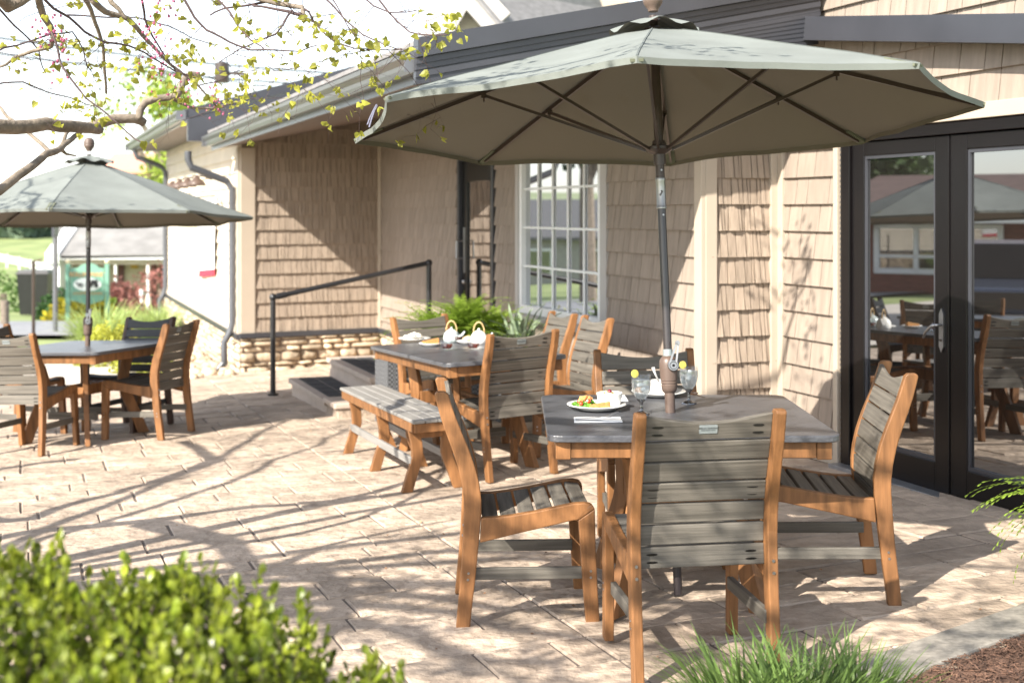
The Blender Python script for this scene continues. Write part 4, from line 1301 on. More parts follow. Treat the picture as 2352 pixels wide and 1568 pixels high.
def goblet(c, label, side=-1):
    t = thing('goblet', label, 'glass', tuple(c), group='goblets of iced water on the near table')
    mb = MB()
    mb.lathe([(.001, .004), (.034, .002), (.0345, .0), (.034, -.0), (.036, .0025), (.022, .007), (.008, .014), (.007, .025), (.0085, .030), (.006, .036), (.008, .050), (.016, .058), (.020, .064)], c, 24, capb=False, capt=False)
    mb.build('stem', M_smoke, t, smooth=True)
    mb = MB(); mb.lathe([(.019, .063), (.030, .080), (.038, .100), (.0415, .122), (.041, .145), (.038, .168), (.0372, .168), (.0400, .145), (.0405, .122), (.037, .100), (.029, .081), (.018, .065)], c, 28, capb=False, capt=False)
    mb.build('bowl', M_clear, t, smooth=True)
    mb = MB(); mb.lathe([(.001, .066), (.018, .067), (.0285, .082), (.0365, .101), (.0398, .122), (.0396, .143), (.001, .1425)], c, 28, capb=False, capt=False)
    mb.build('water', M_water, t, smooth=True)
    mb = MB(); r_ = random.Random(int(c.x*100))
    for i in range(7):
        a = r_.uniform(0, 6.28); r = r_.uniform(0, .02); mb.box(c+Vector((r*math.cos(a), r*math.sin(a), r_.uniform(.105, .142))), (.017, .015, .013), Matrix.Rotation(r_.uniform(0, 3), 3, 'X') @ Matrix.Rotation(r_.uniform(0, 3), 3, 'Z'), bev=.002)
    mb.build('ice', M_ice, t)
    mb = MB(); cc = c+Vector((side*.030, -.020, .172)); b0 = len(mb.v); Mx = Matrix.Rotation(R(25), 3, 'Z') @ Matrix.Rotation(R(80), 3, 'X')
    mb.lathe([(.001, 0), (.015, 0), (.0175, .001), (.0175, .004), (.015, .005), (.001, .005)], cc, 20, Mx, capb=False, capt=False)
    mb.build('lemon_slice', M_lemon, t, smooth=False)
goblet(tp(1473, 951), 'iced water goblet with lemon left of the crank housing, partly behind the front chair post')
goblet(tp(1582, 926), 'iced water goblet with lemon right of the crank housing')
sp = tp(1513, 909)
plate('saucer_plate', 'white round plate under the soup bowl behind the goblet', sp, .126)
sb = bowl('soup_bowl', 'white soup bowl with a spoon standing in it, behind the left goblet', sp+Vector((.015, 0, .0095)), .058, .062, M_soup, .050)
mb = MB(); c = sp+Vector((.015, 0, .0095)); mb.tube([c+Vector((-.01, -.01, .045)), c+Vector((-.035, -.015, .10)), c+Vector((-.043, -.018, .125))], [.004, .005, .008], 8); mb.build('spoon', M_plate, sb, smooth=True)
blk = thing('bread_roll', 'small golden bread roll at the edge of the soup plate', 'bread roll', tuple(sp+Vector((-.09, 0, .02)))); mb = MB(); blob(mb, sp+Vector((-.09, .0, .026)), .022, 9, (1, .8, .8), 3, .12); mb.build('crust', M_food_tan, blk, smooth=True)

# teapot table: items in the table's own frame
MT = Matrix.Translation(TB.location) @ TB.rotation_euler.to_matrix().to_4x4()
def bp_(px, py, h=.7505):
    # intersect a survey ray with the tilted tabletop
    o_ = Vector((0, 0, EYE)); d = Vector(((px-1176)/FOC, 1, (HZ-py)/FOC))
    n = TB.rotation_euler.to_matrix() @ Z; p = MT @ Vector((0, 0, h))
    t = (p-o_).dot(n)/d.dot(n); return o_+d*t
def teapot(px, py, label, s=1.0, mat=M_teapot):
    c = bp_(px, py); t = thing('teapot', label, 'teapot', tuple(c))
    mb = MB(); mb.lathe([(.001, 0), (.050*s, 0), (.058*s, .006*s), (.062*s, .03*s), (.056*s, .062*s), (.040*s, .085*s), (.028*s, .090*s)], c, 26, capb=False); mb.build('body', mat, t, smooth=True)
    mb = MB(); mb.lathe([(.030*s, .0), (.024*s, .008*s), (.006*s, .012*s), (.006*s, .016*s), (.010*s, .022*s), (.001, .028*s)], c+Vector((0, 0, .0885*s)), 20, capb=False); mb.build('lid', mat, t, smooth=True)
    mb = MB(); mb.tube([c+Vector((.05*s, -.02*s, .035*s)), c+Vector((.085*s, -.035*s, .06*s)), c+Vector((.10*s, -.04*s, .085*s))], [.014*s, .010*s, .007*s], 10); mb.build('spout', mat, t, smooth=True)
    mb = MB(); pts = [c+Vector((.040*s*math.cos(R(a)), -.010*s*math.cos(R(a)), .085*s+.075*s*math.sin(R(a)))) for a in range(0, 181, 15)]
    mb.tube(pts, .0045, 8); mb.build('handle', M_bamboo, t, smooth=True)
teapot(1037, 786, 'pale celadon teapot with a bamboo handle, the left one on the teapot table', 1.0)
teapot(1100, 790, 'white teapot with a bamboo handle, the right one half behind the chair back', 1.0, M_plate)
def teacup(px, py, label):
    c = bp_(px, py); t = thing('glass_teacup', label, 'teacup', tuple(c), group='clear glass cups of tea on the teapot table')
    mb = MB(); mb.lathe([(.001, .009), (.10*.8, .011), (.078, .014), (.03, .006), (.001, .006)], c, 24, capb=False, capt=False); mb.build('saucer', M_clear, t, smooth=True)
    mb = MB(); mb.lathe([(.001, .010), (.026, .010), (.040, .026), (.044, .045), (.041, .070), (.0402, .070), (.043, .045), (.039, .027), (.025, .012), (.001, .012)], c, 24, capb=False, capt=False); mb.build('cup', M_clear, t, smooth=True)
    mb = MB(); mb.lathe([(.001, .0125), (.025, .0125), (.0385, .027), (.042, .042), (.001, .0418)], c, 24, capb=False, capt=False); mb.build('tea', M_tea, t, smooth=True)
teacup(1026, 804, 'clear glass cup of tea at the front of the teapot table')
teacup(1087, 803, 'clear glass cup of tea beside the near chair post on the teapot table')
teacup(1052, 786, 'clear glass cup of tea between the two teapots')
q = bp_(952, 783); plate('dinner_plate', 'white plate heaped with pale food at the left end of the teapot table', q, .125)
ps = thing('food_heap', 'heap of cream coloured food on the leftmost white plate', 'food', tuple(q)); mb = MB(); r2 = random.Random(9)
for i in range(26):
    a = r2.uniform(0, 6.28); r = r2.uniform(0, .075); blob(mb, q+Vector((r*math.cos(a), r*math.sin(a), .022+.03*(1-r/.09))), .016, 6, seed=i)
mb.build('portion', M_food_white, ps, smooth=True)
q = bp_(989, 795); plate('dessert_plate', 'small white plate with a cake wedge on the teapot table', q, .085)
wedge('cake_slice', 'tall brown cake wedge on the small plate by the glass cup', q+Vector((.0, 0, .01)), (1, .3, 0), .12, .05, .048, M_food_cake)
q = bp_(1075, 790); plate('dessert_plate', 'small white plate with a bread roll between the right teapot and the cups', q, .085)
t_ = thing('bread_roll', 'pale bread roll on the small plate left of the white teapot', 'bread roll', tuple(q)); mb = MB(); blob(mb, q+Vector((0, 0, .035)), .034, 9, (1.2, 1, .8), 4, .1); mb.build('crust', pm('roll_crust', (.72, .48, .25), .7, var=.2, ns=40), t_, smooth=True)
#PART4
# ------------------------------------------------------------------ planting
def planter(c, w_, d_, h, yaw, label):
    t = thing('wicker_planter', label, 'planter', tuple(c)); M = Matrix.Rotation(R(yaw), 3, 'Z'); mb = MB()
    for (dx, dy, sx, sy) in ((-w_/2, 0, .03, d_), (w_/2, 0, .03, d_), (0, -d_/2+.015, w_-.032, .03), (0, d_/2-.015, w_-.032, .03)):
        mb.box(Vector(c)+M @ Vector((dx, dy, h/2)), (sx, sy, h), M)
    mb.build('body', M_wicker, t)
    mb = MB()
    for (dx, dy, sx, sy) in ((-w_/2, 0, .05, d_+.03), (w_/2, 0, .05, d_+.03), (0, -d_/2, w_-.052, .05), (0, d_/2, w_-.052, .05)):
        mb.box(Vector(c)+M @ Vector((dx, dy, h+.012)), (sx, sy, .024), M)
    mb.build('rim', MATS['dark_metal'], t)
    mb = MB(); mb.box(Vector(c)+M @ Vector((0, 0, h-.05)), (w_-.04, d_-.05, .03), M); mb.build('soil', M_mulch, t)
    return t
def frond(mb, base, az, L, arch, rnd, w_=.055, npin=22):
    d = Vector((math.cos(az), math.sin(az), 0)); p = Vector(base); n = Vector((-d.y, d.x, 0))
    e0 = R(arch); seg = L/npin; prev = p; tn = rnd.random()
    for i in range(npin):
        t = i/npin; e = e0-t*1.9*(.6+.4*L); dirv = d*math.cos(e)+Vector((0, 0, math.sin(e)))
        q = prev+dirv*seg; up = n.cross(dirv)
        if i > 1:
            ww = w_*math.sin(min(1, (t*1.15+.12))*math.pi)**.6*(1-.3*t)
            for s in (-1, 1):
                mb.ct = min(1, max(0, tn+rnd.uniform(-.2, .2)))
                tip = prev+n*(s*ww)+dirv*seg*.6+up*rnd.uniform(-.004, .006)
                mb.add([prev-dirv*seg*.30, prev+dirv*seg*.42, tip+dirv*seg*.2, tip-dirv*seg*.2], [(0, 1, 2, 3) if s > 0 else (3, 2, 1, 0)])
        mb.ct = .2; mb.add([prev-n*.0012, prev+n*.0012, q+n*.001, q-n*.001], [(0, 1, 2, 3)])
        prev = q
def fern(name, label, c, n, L, seed, azs=(0, 6.283), arch=(35, 85)):
    t = thing(name, label, 'fern', tuple(c)); rnd = random.Random(seed); mb = MB()
    for i in range(n):
        az = rnd.uniform(*azs); frond(mb, Vector(c)+Vector((rnd.uniform(-.06, .06), rnd.uniform(-.05, .05), 0)), az, L*rnd.uniform(.7, 1.1), rnd.uniform(*arch), rnd)
    mb.build('fronds', M_fern, t); return t
p1_ = Vector((-.62, 11.0, gz(-.62, 11.0)))
planter(p1_, .95, .42, .56, 20, 'grey wicker planter box holding the bright fern beside the steps')
for k, dx in enumerate((.0, .22, .42)):
    fern('boston_fern', ['lush bright green fern at the left end of the wicker planter', 'tall lush green fern in the middle of the wicker planter', 'lush bright green fern beside the striped agave'][k], p1_+Vector((dx, .36*dx, .60+.08*(k == 1))), 100, .60, 21+k, arch=(35, 92))
p2_ = Vector((.06, 11.05, gz(.06, 11.0)))
planter(p2_, .46, .42, .50, 20, 'square grey wicker planter holding the striped agave')
def agave(c):
    t = thing('agave', 'striped grey green agave with stiff pointed leaves behind the teapot table', 'plant', tuple(c)); rnd = random.Random(3); mb = MB()
    for i in range(34):
        az = rnd.uniform(0, 6.28); el = rnd.uniform(.75, 1.45); L = rnd.uniform(.30, .52); d = Vector((math.cos(az), math.sin(az), 0)); n = Vector((-d.y, d.x, 0)); prev = None
        mb.ct = rnd.random()
        for k in range(6):
            t_ = k/5; e = el-t_*rnd.uniform(.1, .35); p = Vector(c)+d*(L*t_*math.cos(e)+.02)+Vector((0, 0, L*t_*math.sin(e)))
            w_ = .030*(1-t_)**.6*(1 if t_ > .05 else .7)+.001
            cur = [p-n*w_, p-Vector((0, 0, .006)), p+n*w_]
            if prev:
                for j in (0, 1): mb.add([prev[j], prev[j+1], cur[j+1], cur[j]], [(0, 1, 2, 3)])
            prev = cur
    mb.build('leaves', M_agave, t)
agave(p2_+Vector((0, 0, .54)))
fern('hanging_fern', 'green fern fronds reaching in from the right picture edge beside the doors', Vector((2.25, 4.96, .42)), 40, .50, 31, azs=(1.9, 4.6), arch=(-5, 60))
t = thing('clay_pot', 'dark pot under the fern at the right picture edge', 'pot', (2.30, 4.98, .0)); mb = MB(); mb.lathe([(.11, .03), (.15, .2), (.17, .38), (.185, .40), (.16, .40), (.15, .36)], (2.30, 4.98, 0), 20); mb.build('body', M_bronze, t, smooth=True)

# boxwood hedge in the left foreground
def boxwood():
    prof = [(-1.7, .85), (-1.25, .93), (-.94, .90), (-.80, .85), (-.70, .83), (-.60, .845), (-.50, .815), (-.40, .75), (-.32, .69), (-.24, .655), (-.18, .60), (-.13, .50), (-.10, .3), (-.08, .1)]
    def top(x, y):
        z = lerp_tab(prof, x)
        z += .035*noise.noise(Vector((x*7, y*7, 1)))+.03*noise.noise(Vector((x*16, y*16, 5)))
        d = (y-2.45); z -= max(0, d)**2*3.2 if d > 0 else 0
        return z
    t = thing('boxwood_hedge', 'bright green small leaved boxwood hedge blurred in the left foreground', 'hedge', (-.8, 2.2, gz(-.8, 2.2)))
    rnd = random.Random(17); mb = MB(); st_ = MB()
    def leaf(c, d, L):
        d = d.normalized(); e = d.orthogonal().normalized(); e = (Matrix.Rotation(rnd.uniform(0, 6.28), 3, d) @ e); n = d.cross(e)
        w_ = L*.36; mb.ct = min(1, max(0, rnd.gauss(.5, .28)))
        mb.add([c, c+d*L*.35+e*w_+n*.002, c+d*L*.75+e*w_*.8+n*.001, c+d*L, c+d*L*.75-e*w_*.8+n*.001, c+d*L*.35-e*w_+n*.002, c+d*L*.5-n*.0025],
               [(0, 1, 6), (1, 2, 6), (2, 3, 6), (3, 4, 6), (4, 5, 6), (5, 0, 6)])
    ns = 0
    while ns < 1450:
        x = rnd.uniform(-1.6, -.08); y = rnd.uniform(1.45, 2.86)
        z = top(x, y)
        if z < .1: continue
        if (x/y) < -.50: continue
        ns += 1
        dep = rnd.random()**1.8*.16
        c = Vector((x, y, z-dep)); dr = Vector((rnd.gauss(0, .35), rnd.gauss(0, .35)-.1, 1)).normalized()
        Ls = rnd.uniform(.05, .11)
        if rnd.random() < .04: Ls += .04
        nl = 9
        st_.tube([c-dr*.06, c+dr*Ls], [.0016, .0009], 3, cap=False)
        for k in range(nl):
            u = k/nl; a = k*2.4+rnd.random(); o_ = dr.orthogonal().normalized(); o_ = Matrix.Rotation(a, 3, dr) @ o_
            leaf(c+dr*Ls*u, o_*(1.1-.6*u)+dr*(.35+.9*u), rnd.uniform(.016, .030))
        leaf(c+dr*Ls, dr, .024)
    for i in range(5200):     # side and depth foliage
        x = rnd.uniform(-1.5, -.07); y = rnd.uniform(1.5, 2.95); zt_ = top(x, y)
        if zt_ < .12: continue
        z = zt_-.05-rnd.random()*.30
        leaf(Vector((x, y, z)), Vector((rnd.gauss(0, 1), rnd.gauss(0, 1), rnd.gauss(.5, .6))), rnd.uniform(.022, .034))
    mb.build('foliage', M_leaf, t); st_.build('stems', M_twig, t)
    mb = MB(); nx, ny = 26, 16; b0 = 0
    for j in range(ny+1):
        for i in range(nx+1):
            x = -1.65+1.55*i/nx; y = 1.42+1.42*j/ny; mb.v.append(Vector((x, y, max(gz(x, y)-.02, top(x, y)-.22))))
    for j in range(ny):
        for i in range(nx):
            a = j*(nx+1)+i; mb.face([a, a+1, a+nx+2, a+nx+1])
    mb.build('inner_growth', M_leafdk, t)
boxwood()

def grass_clump(name, label, cat, c, n, L, spread, seed, mat=M_grass, w_=.006, base=.09, lean=1.0):
    t = thing(name, label, cat, tuple(c)); rnd = random.Random(seed); mb = MB()
    for i in range(n):
        az = rnd.uniform(0, 6.28); rr = base*rnd.random()**.5; p = Vector(c)+Vector((math.cos(az)*rr, math.sin(az)*rr, 0))
        a2 = az+rnd.gauss(0, .5); d = Vector((math.cos(a2), math.sin(a2), 0)); n_ = Vector((-d.y, d.x, 0)); l = L*rnd.uniform(.6, 1.15)
        e = 1.5-abs(rnd.gauss(0, .25))-rr/base*.35*lean; bend = rnd.uniform(.5, 1.5)*spread; prev = None; mb.ct = rnd.random(); K = 6
        q = p.copy()
        for k in range(K+1):
            u = k/K; ww = w_*(1-u**2.2)+.0004
            cur = (q-n_*ww, q+n_*ww)
            if prev: mb.add([prev[0], prev[1], cur[1], cur[0]], [(0, 1, 2, 3)])
            prev = cur; ee = e-bend*u**1.6
            q = q+(d*math.cos(ee)+Vector((0, 0, math.sin(ee))))*(l/K)
    mb.build('blades', mat, t); return t
for i, (x, y, s, lb) in enumerate(((.70, 3.95, 1.0, 'clump of green liriope blades, the left one against the front chair leg'), (.86, 3.88, 1.10, 'tall clump of green liriope blades at the bottom picture edge, the middle one'), (1.03, 3.93, .95, 'clump of green liriope blades by the mulch, the right one'))):
    grass_clump('liriope', lb, 'grass plant', Vector((x, y, -.02)), 330, .33*s, .75, 40+i, base=.075)

# kerb and mulch bed, lower right
kp = [(-.3, 3.25), (.2, 3.62), (.75, 4.06), (1.29, 4.60), (2.01, 5.14), (2.75, 5.62)]
mb = MB()
L_, R_ = [], []
for i, (x, y) in enumerate(kp):
    a = Vector(kp[max(0, i-1)]); b = Vector(kp[min(len(kp)-1, i+1)]); d = (b-a).normalized(); n = Vector((d.y, -d.x))
    L_.append(Vector((x, y))); R_.append(Vector((x, y))+n*.205)
for i in range(len(kp)-1):
    v = []
    for z in (-.12, None):
        for q in (R_[i], R_[i+1], L_[i+1], L_[i]): v.append(Vector((q.x, q.y, gz(q.x, q.y)+(-.12 if z is not None else .022))))
    mb.add(v, [(4, 5, 6, 7), (0, 1, 5, 4), (2, 3, 7, 6)])
kb = mb.build('kerb', M_kerb, bevel=.008); tag(kb, 'weathered concrete kerb edging the mulch bed at lower right', 'kerb', kind='structure')
mb = MB(); rnd = random.Random(8)
nx, ny = 40, 30
for j in range(ny+1):
    for i in range(nx+1):
        x = -.3+3.3*i/nx; y = 2.9+2.9*j/ny
        mb.v.append(Vector((x, y, gz(x, y)+.012+.012*noise.noise(Vector((x*6, y*6, 0))))))
def inbed(x, y):
    for (a, b) in zip(R_, R_[1:]):
        if a.x <= x <= b.x:
            t = (x-a.x)/(b.x-a.x); return y < a.y+(b.y-a.y)*t+.01
    return False
for j in range(ny):
    for i in range(nx):
        x = -.3+3.3*(i+.5)/nx; y = 2.9+2.9*(j+.5)/ny
        if inbed(x, y): a = j*(nx+1)+i; mb.face([a, a+1, a+nx+2, a+nx+1])
for i in range(9000):
    x = rnd.uniform(1.1, 2.5); y = rnd.uniform(3.7, 5.3)
    if not inbed(x, y+.02) : continue
    c = Vector((x, y, gz(x, y)+.014+rnd.uniform(0, .012))); d = Vector((rnd.gauss(0, 1), rnd.gauss(0, 1), rnd.gauss(0, .25))).normalized(); mb.ct = rnd.random()
    mb.bar(c-d*rnd.uniform(.006, .022), c+d*rnd.uniform(.006, .022), rnd.uniform(.002, .005), .002)
mu = mb.build('mulch', M_mulch); tag(mu, 'shredded brown mulch bed in the lower right corner', 'mulch', kind='stuff')

mb = MB(); rnd = random.Random(19)
for i in range(260):
    x = rnd.uniform(-3.5, 2.2); y = rnd.uniform(4.3, 11)
    if inbed(x, y): continue
    c = Vector((x, y, gz(x, y)+.005)); a = rnd.uniform(0, 6.28); d = Vector((math.cos(a), math.sin(a), rnd.uniform(0, .4))); e = d.orthogonal().normalized(); l = rnd.uniform(.006, .018); mb.ct = rnd.random()
    mb.add([c, c+d*l*.5+e*l*.3, c+d*l, c+d*l*.5-e*l*.3], [(0, 1, 2, 3)])
lt_ = mb.build('leaf_litter', pm('dry_litter', (.28, .16, .09), .9, var=.4, ns=30, tone=.5)); tag(lt_, 'tiny dry leaves and petals scattered over the patio', 'leaf litter', kind='stuff')
# river rocks at the foot of the far wing and shrubs beyond
mb = MB(); rnd = random.Random(12)
for i in range(260):
    a = rnd.uniform(7.9, 13.5); b = rnd.uniform(-2.55, -1.95); q = W(a, b); r = rnd.uniform(.03, .085); mb.ct = rnd.random()
    blob(mb, (q.x, q.y, gz(q.x, min(q.y, 18))+r*.25), r, 7, (1, 1, .6), i, .2)
rk = mb.build('river_rocks', M_stone, smooth=True); tag(rk, 'pale river rocks banked against the far wing wall', 'rocks', kind='stuff')

def shrub(name, label, cat, c, rx, ry, rz_, col, n, ls, seed, mat=None, group=None):
    t = thing(name, label, cat, tuple(c), group=group); rnd = random.Random(seed); mb = MB()
    for i in range(n):
        th = math.acos(rnd.uniform(-.3, 1)); a = rnd.uniform(0, 6.28); k = rnd.uniform(.72, 1.08)+.12*math.sin(3*a+seed)
        p = Vector(c)+Vector((rx*k*math.sin(th)*math.cos(a), ry*k*math.sin(th)*math.sin(a), rz_*max(0, k*math.cos(th))))
        d = Vector((rnd.gauss(0, 1), rnd.gauss(0, 1), rnd.gauss(.3, .8))).normalized(); e = d.orthogonal().normalized(); mb.ct = rnd.random(); l = ls*rnd.uniform(.6, 1.3)
        mb.add([p, p+d*l*.5+e*l*.35, p+d*l, p+d*l*.5-e*l*.35], [(0, 1, 2, 3)])
    mb.build('foliage', mat or pm(name+'_leaf%d' % seed, col, .6, var=.3, ns=4, tone=.4, transl=.4), t)
    mb = MB(); mb.tube([Vector(c)-Vector((0, 0, .05)), Vector(c)+Vector((0, 0, rz_*.5))], max(.02, rx*.08), 6); mb.build('stem', M_bark, t)
    return t
def gpz(px, py, Y): p = at(px, py, Y); return p
q = at(250, 800, 17.5); shrub('yellow_shrub', 'vivid yellow green shrub behind the charcoal chair', 'shrub', (-5.35, 17.3, -.45), .42, .4, .50, (.40, .42, .06), 2600, .05, 51)
shrub('yellow_shrub', 'low yellow green shrub between the table legs and the rock bank', 'shrub', (-4.6, 16.4, -.45), .40, .4, .34, (.40, .42, .06), 1500, .05, 52)
grass_clump('ornamental_grass', 'tall pale ornamental grass clump left of the far downspout, bigger one', 'grass plant', Vector((-6.1, 19.5, -.5)), 600, .85, .9, 61, mat=pm('pale_grass', (.36, .46, .16), .6, var=.2, tone=.3, transl=.4), w_=.012, base=.26)
grass_clump('ornamental_grass', 'tall pale ornamental grass clump right beside the far downspout', 'grass plant', Vector((-5.75, 21.2, -.5)), 350, .72, .9, 62, mat=MATS['pale_grass'], w_=.012, base=.2)

# ------------------------------------------------------------------ across the street
def zt_(x, y): return zterr(x, y)-.06
hs = thing('porch_house', 'low tan house with grey roof and dark porch doors across the street', 'house', tuple(at(260, 715, 60)))
Y0 = 60.0
mb = MB()
def HB(mb, x0, x1, y0, y1, d0, d1):      # survey rectangle at depth Y0, extruded back
    a = at(x0, y1, Y0); b = at(x1, y0, Y0)
    mb.box(((a.x+b.x)/2, Y0+(d0+d1)/2, (a.z+b.z)/2), (b.x-a.x, d1-d0, b.z-a.z))
HB(mb, 140, 430, 588, 722, 1.6, 9); mb.build('wall', pm('house_tan', (.42, .36, .28), .8, var=.2, ns=1.5), hs)
mb = MB(); HB(mb, 112, 142, 589, 735, -.3, 9.0)
ea, er = at(127, 587, Y0), at(127, 473, Y0+7)
mb.prism([(-.45, -.35), (7.3, er.z-ea.z+.95), (7.3, er.z-ea.z+1.35), (-.45, .12)], ea, Y_, Z, X, .62); mb.prism([(-.28, -.35), (9, -.35), (9, 1.5), (7.2, er.z-ea.z+.9)], ea, Y_, Z, X, .5)
mb.build('end_wall', M_white, hs)
mb = MB(); HB(mb, 140, 430, 587, 595, -.4, 0); mb.build('eave_board', M_white, hs)
mb = MB(); HB(mb, 150, 430, 596, 607, -.15, .1); mb.build('porch_beam', M_trim, hs)
mb = MB()
a, b = at(138, 587, Y0-.4), at(440, 583, Y0-.4); c, d = at(430, 470, Y0+7), at(132, 474, Y0+7)
c.z += 1.2; d.z += 1.2
mb.hexa([a-Z*.15, b-Z*.15, c-Z*.15, d-Z*.15, a, b, c, d]); mb.build('roof', pm('weathered_roof', (.20, .195, .19), .9, var=.2, ns=1.2), hs)
mb = MB()
for px in (262, 330, 348, 385): pass
for (x0, x1) in ((264, 268), (338, 343), (376, 381)):
    mb = MB(); HB(mb, x0, x1, 607, 716, -.1, .1); mb.build('porch_post', M_white, hs)
for (x0, x1, y0) in ((248, 262, 609), (326, 338, 609), (346, 366, 609)):
    mb = MB(); HB(mb, x0, x1, y0, 714, 1.5, 1.62); mb.build('door', pm('maroon_door', (.09, .025, .02), .5) if 'maroon_door' not in MATS else MATS['maroon_door'], hs)
mb = MB(); HB(mb, 280, 296, 611, 619, 1.4, 1.5); mb.build('porch_sign', pm('ochre_board', (.42, .25, .03), .6), hs)
# pink roofed building beyond
ph = thing('salmon_roof_house', 'pale building with a faded salmon roof beyond the far umbrella', 'house', tuple(at(330, 480, 85)))
mb = MB(); a = at(235, 560, 85); b = at(470, 395, 85); mb.box(((a.x+b.x)/2, 90, (a.z+b.z)/2), (b.x-a.x, 10, b.z-a.z)); mb.build('wall', pm('peach_wall', (.62, .50, .42), .8), ph)
mb = MB(); p = [at(225, 392, 84), at(480, 388, 84), at(470, 348, 91), at(262, 352, 91)]; mb.hexa([q-Z*.2 for q in p]+p); mb.build('roof', pm('salmon_roof', (.60, .30, .22), .85, var=.1), ph)
# green sign board
def green_sign():
    Yg = 34.0; t = thing('garden_sign', 'green post sign with orange lettering around a white oval picture', 'sign', tuple(at(200, 725, Yg)))
    G1 = pm('sign_green', (.15, .31, .23), .5, var=.05); O1 = pm('sign_orange', (.62, .30, .10), .5); Wt = pm('sign_white', (.85, .85, .82), .5)
    for px in (156, 246):
        mb = MB(); a = at(px, 735, Yg); b = at(px, 606, Yg); a.z = zt_(a.x, Yg)-.1; mb.bar(a, b, .10, .10, Y_); po = mb.build('post', G1, t)
        mb = MB(); mb.lathe([(.001, 0), (.055, .03), (.06, .07), (.035, .11), (.001, .125)], b, 14); mb.build('ball_cap', pm('cap_cream', (.75, .62, .42), .5) if 'cap_cream' not in MATS else MATS['cap_cream'], po, smooth=True)
    pts = [(163, 690), (176, 692), (190, 697), (204, 700), (216, 697), (228, 692), (239, 689), (239, 616), (228, 615), (222, 609), (212, 605), (204, 604), (196, 605), (186, 609), (180, 615), (163, 616)]
    c = at(201, 655, Yg); mb = MB(); mb.prism([((at(x, y, Yg)-c).x, (at(x, y, Yg)-c).z) for x, y in pts], c, X, Z, Y_, .06); bd = mb.build('board', G1, t)
    mb = MB(); n = 28; cc = at(201, 653, Yg-.045); s_ = Yg/FOC
    mb.prism([(32*s_*math.cos(2*math.pi*k/n), 15*s_*math.sin(2*math.pi*k/n)) for k in range(n)], cc, X, Z, Y_, .02); mb.build('oval', Wt, bd)
    Mr = Matrix((X, Z, -Y_)).transposed().to_4x4()
    text_mesh('lettering', 'BERLIN MART', .165, O1, bd, Matrix.Translation(at(201, 631, Yg-.04)-t.location) @ Mr, .004, font_scale=.95)
    text_mesh('lettering', 'COUNTRY GOODS', .095, O1, bd, Matrix.Translation(at(201, 674, Yg-.04)-t.location) @ Mr, .004, font_scale=.9)
    mb = MB()   # horse and buggy silhouette
    def E(px, py, rx, ry, m=14): mb.prism([(rx*s_*math.cos(2*math.pi*k/m), ry*s_*math.sin(2*math.pi*k/m)) for k in range(m)], at(px, py, Yg-.062), X, Z, Y_, .01)
    E(184, 653, 6.5, 2.6); E(176, 650, 2, 2.4); 
    for px in (180, 183, 187, 189): mb.bar(at(px, 654, Yg-.062), at(px-1, 661, Yg-.062), .012, .01, Y_)
    mb.bar(at(190, 655, Yg-.062), at(206, 654, Yg-.062), .012, .01, Y_)
    mb.prism([((a_)*s_, b_*s_) for a_, b_ in ((-9, -4), (9, -4), (9, 7), (-5, 7), (-8, 0))], at(215, 650, Yg-.062), X, Z, Y_, .01); E(209, 656, 4, 4); E(221, 656, 5, 5)
    mb.build('silhouette', M_black, bd)
green_sign()
def pole_thing(name, label, cat, px, pyb, pyt, Y, r, mat, extra=None):
    a = at(px, pyb, Y); b = at(px, pyt, Y); t = thing(name, label, cat, tuple(a)); mb = MB(); a2 = a.copy(); a2.z -= .3; mb.tube([a2, b], r, 10); mb.build('post', mat, t, auto=40)
    return t, b
t, b = pole_thing('sign_post', 'pale round sign post by the street, seen from the edge', 'sign post', 127, 768, 540, 24, .045, M_gutter)
mb = MB(); mb.box(at(127, 522, 24), (.05, .25, .35)); mb.build('panel', M_darkmetal, t)
t, b = pole_thing('flag_pole', 'thin dark post leaning left of the pale sign post by the street', 'post', 77, 775, 600, 23, .03, M_bronze)
mb = MB(); mb.bar(b, b+Vector((.14, .04, .03)), .03, .03); mb.build('bracket', M_bronze2, t)
t, b = pole_thing('marker_post', 'slim white and yellow marker post before the porch house', 'post', 325, 728, 665, 40, .06, M_white)
t, b = pole_thing('fence_post', 'short grey timber post at the left picture edge', 'post', 11, 742, 690, 28, .09, M_bark)
# bins and utility boxes
for (px, Y, w_, h_, lb) in ((85, 42, 1.0, 1.3, 'tall black wheeled bin left of the white end wall'), (106, 44, .8, .75, 'lower brown bin between the black bin and the white end wall')):
    t = thing('bin', lb, 'bin', tuple(at(px, 720, Y)), group=None); c = at(px, 700, Y); c.z = zt_(c.x, Y)
    mb = MB(); mb.hexa([c+Vector((sx*w_*.42, sy*.35, 0)) for sx, sy in ((-1, -1), (1, -1), (1, 1), (-1, 1))]+[c+Vector((sx*w_*.5, sy*.42, h_)) for sx, sy in ((-1, -1), (1, -1), (1, 1), (-1, 1))]); mb.build('body', M_black if w_ > .9 else M_bronze2, t)
    mb = MB(); mb.hexa([c+Vector((sx*w_*.53, sy*.45, h_)) for sx, sy in ((-1, -1), (1, -1), (1, 1), (-1, 1))]+[c+Vector((sx*w_*.45, sy*.38, h_+.12)) for sx, sy in ((-1, -1), (1, -1), (1, 1), (-1, 1))]); mb.build('lid', M_black, t)
    mb = MB()
    for sx in (-1, 1): mb.tube([c+Vector((sx*w_*.3, .40, .12)), c+Vector((sx*w_*.3, .48, .12))], .12, 12)
    mb.build('wheel', M_black, t)
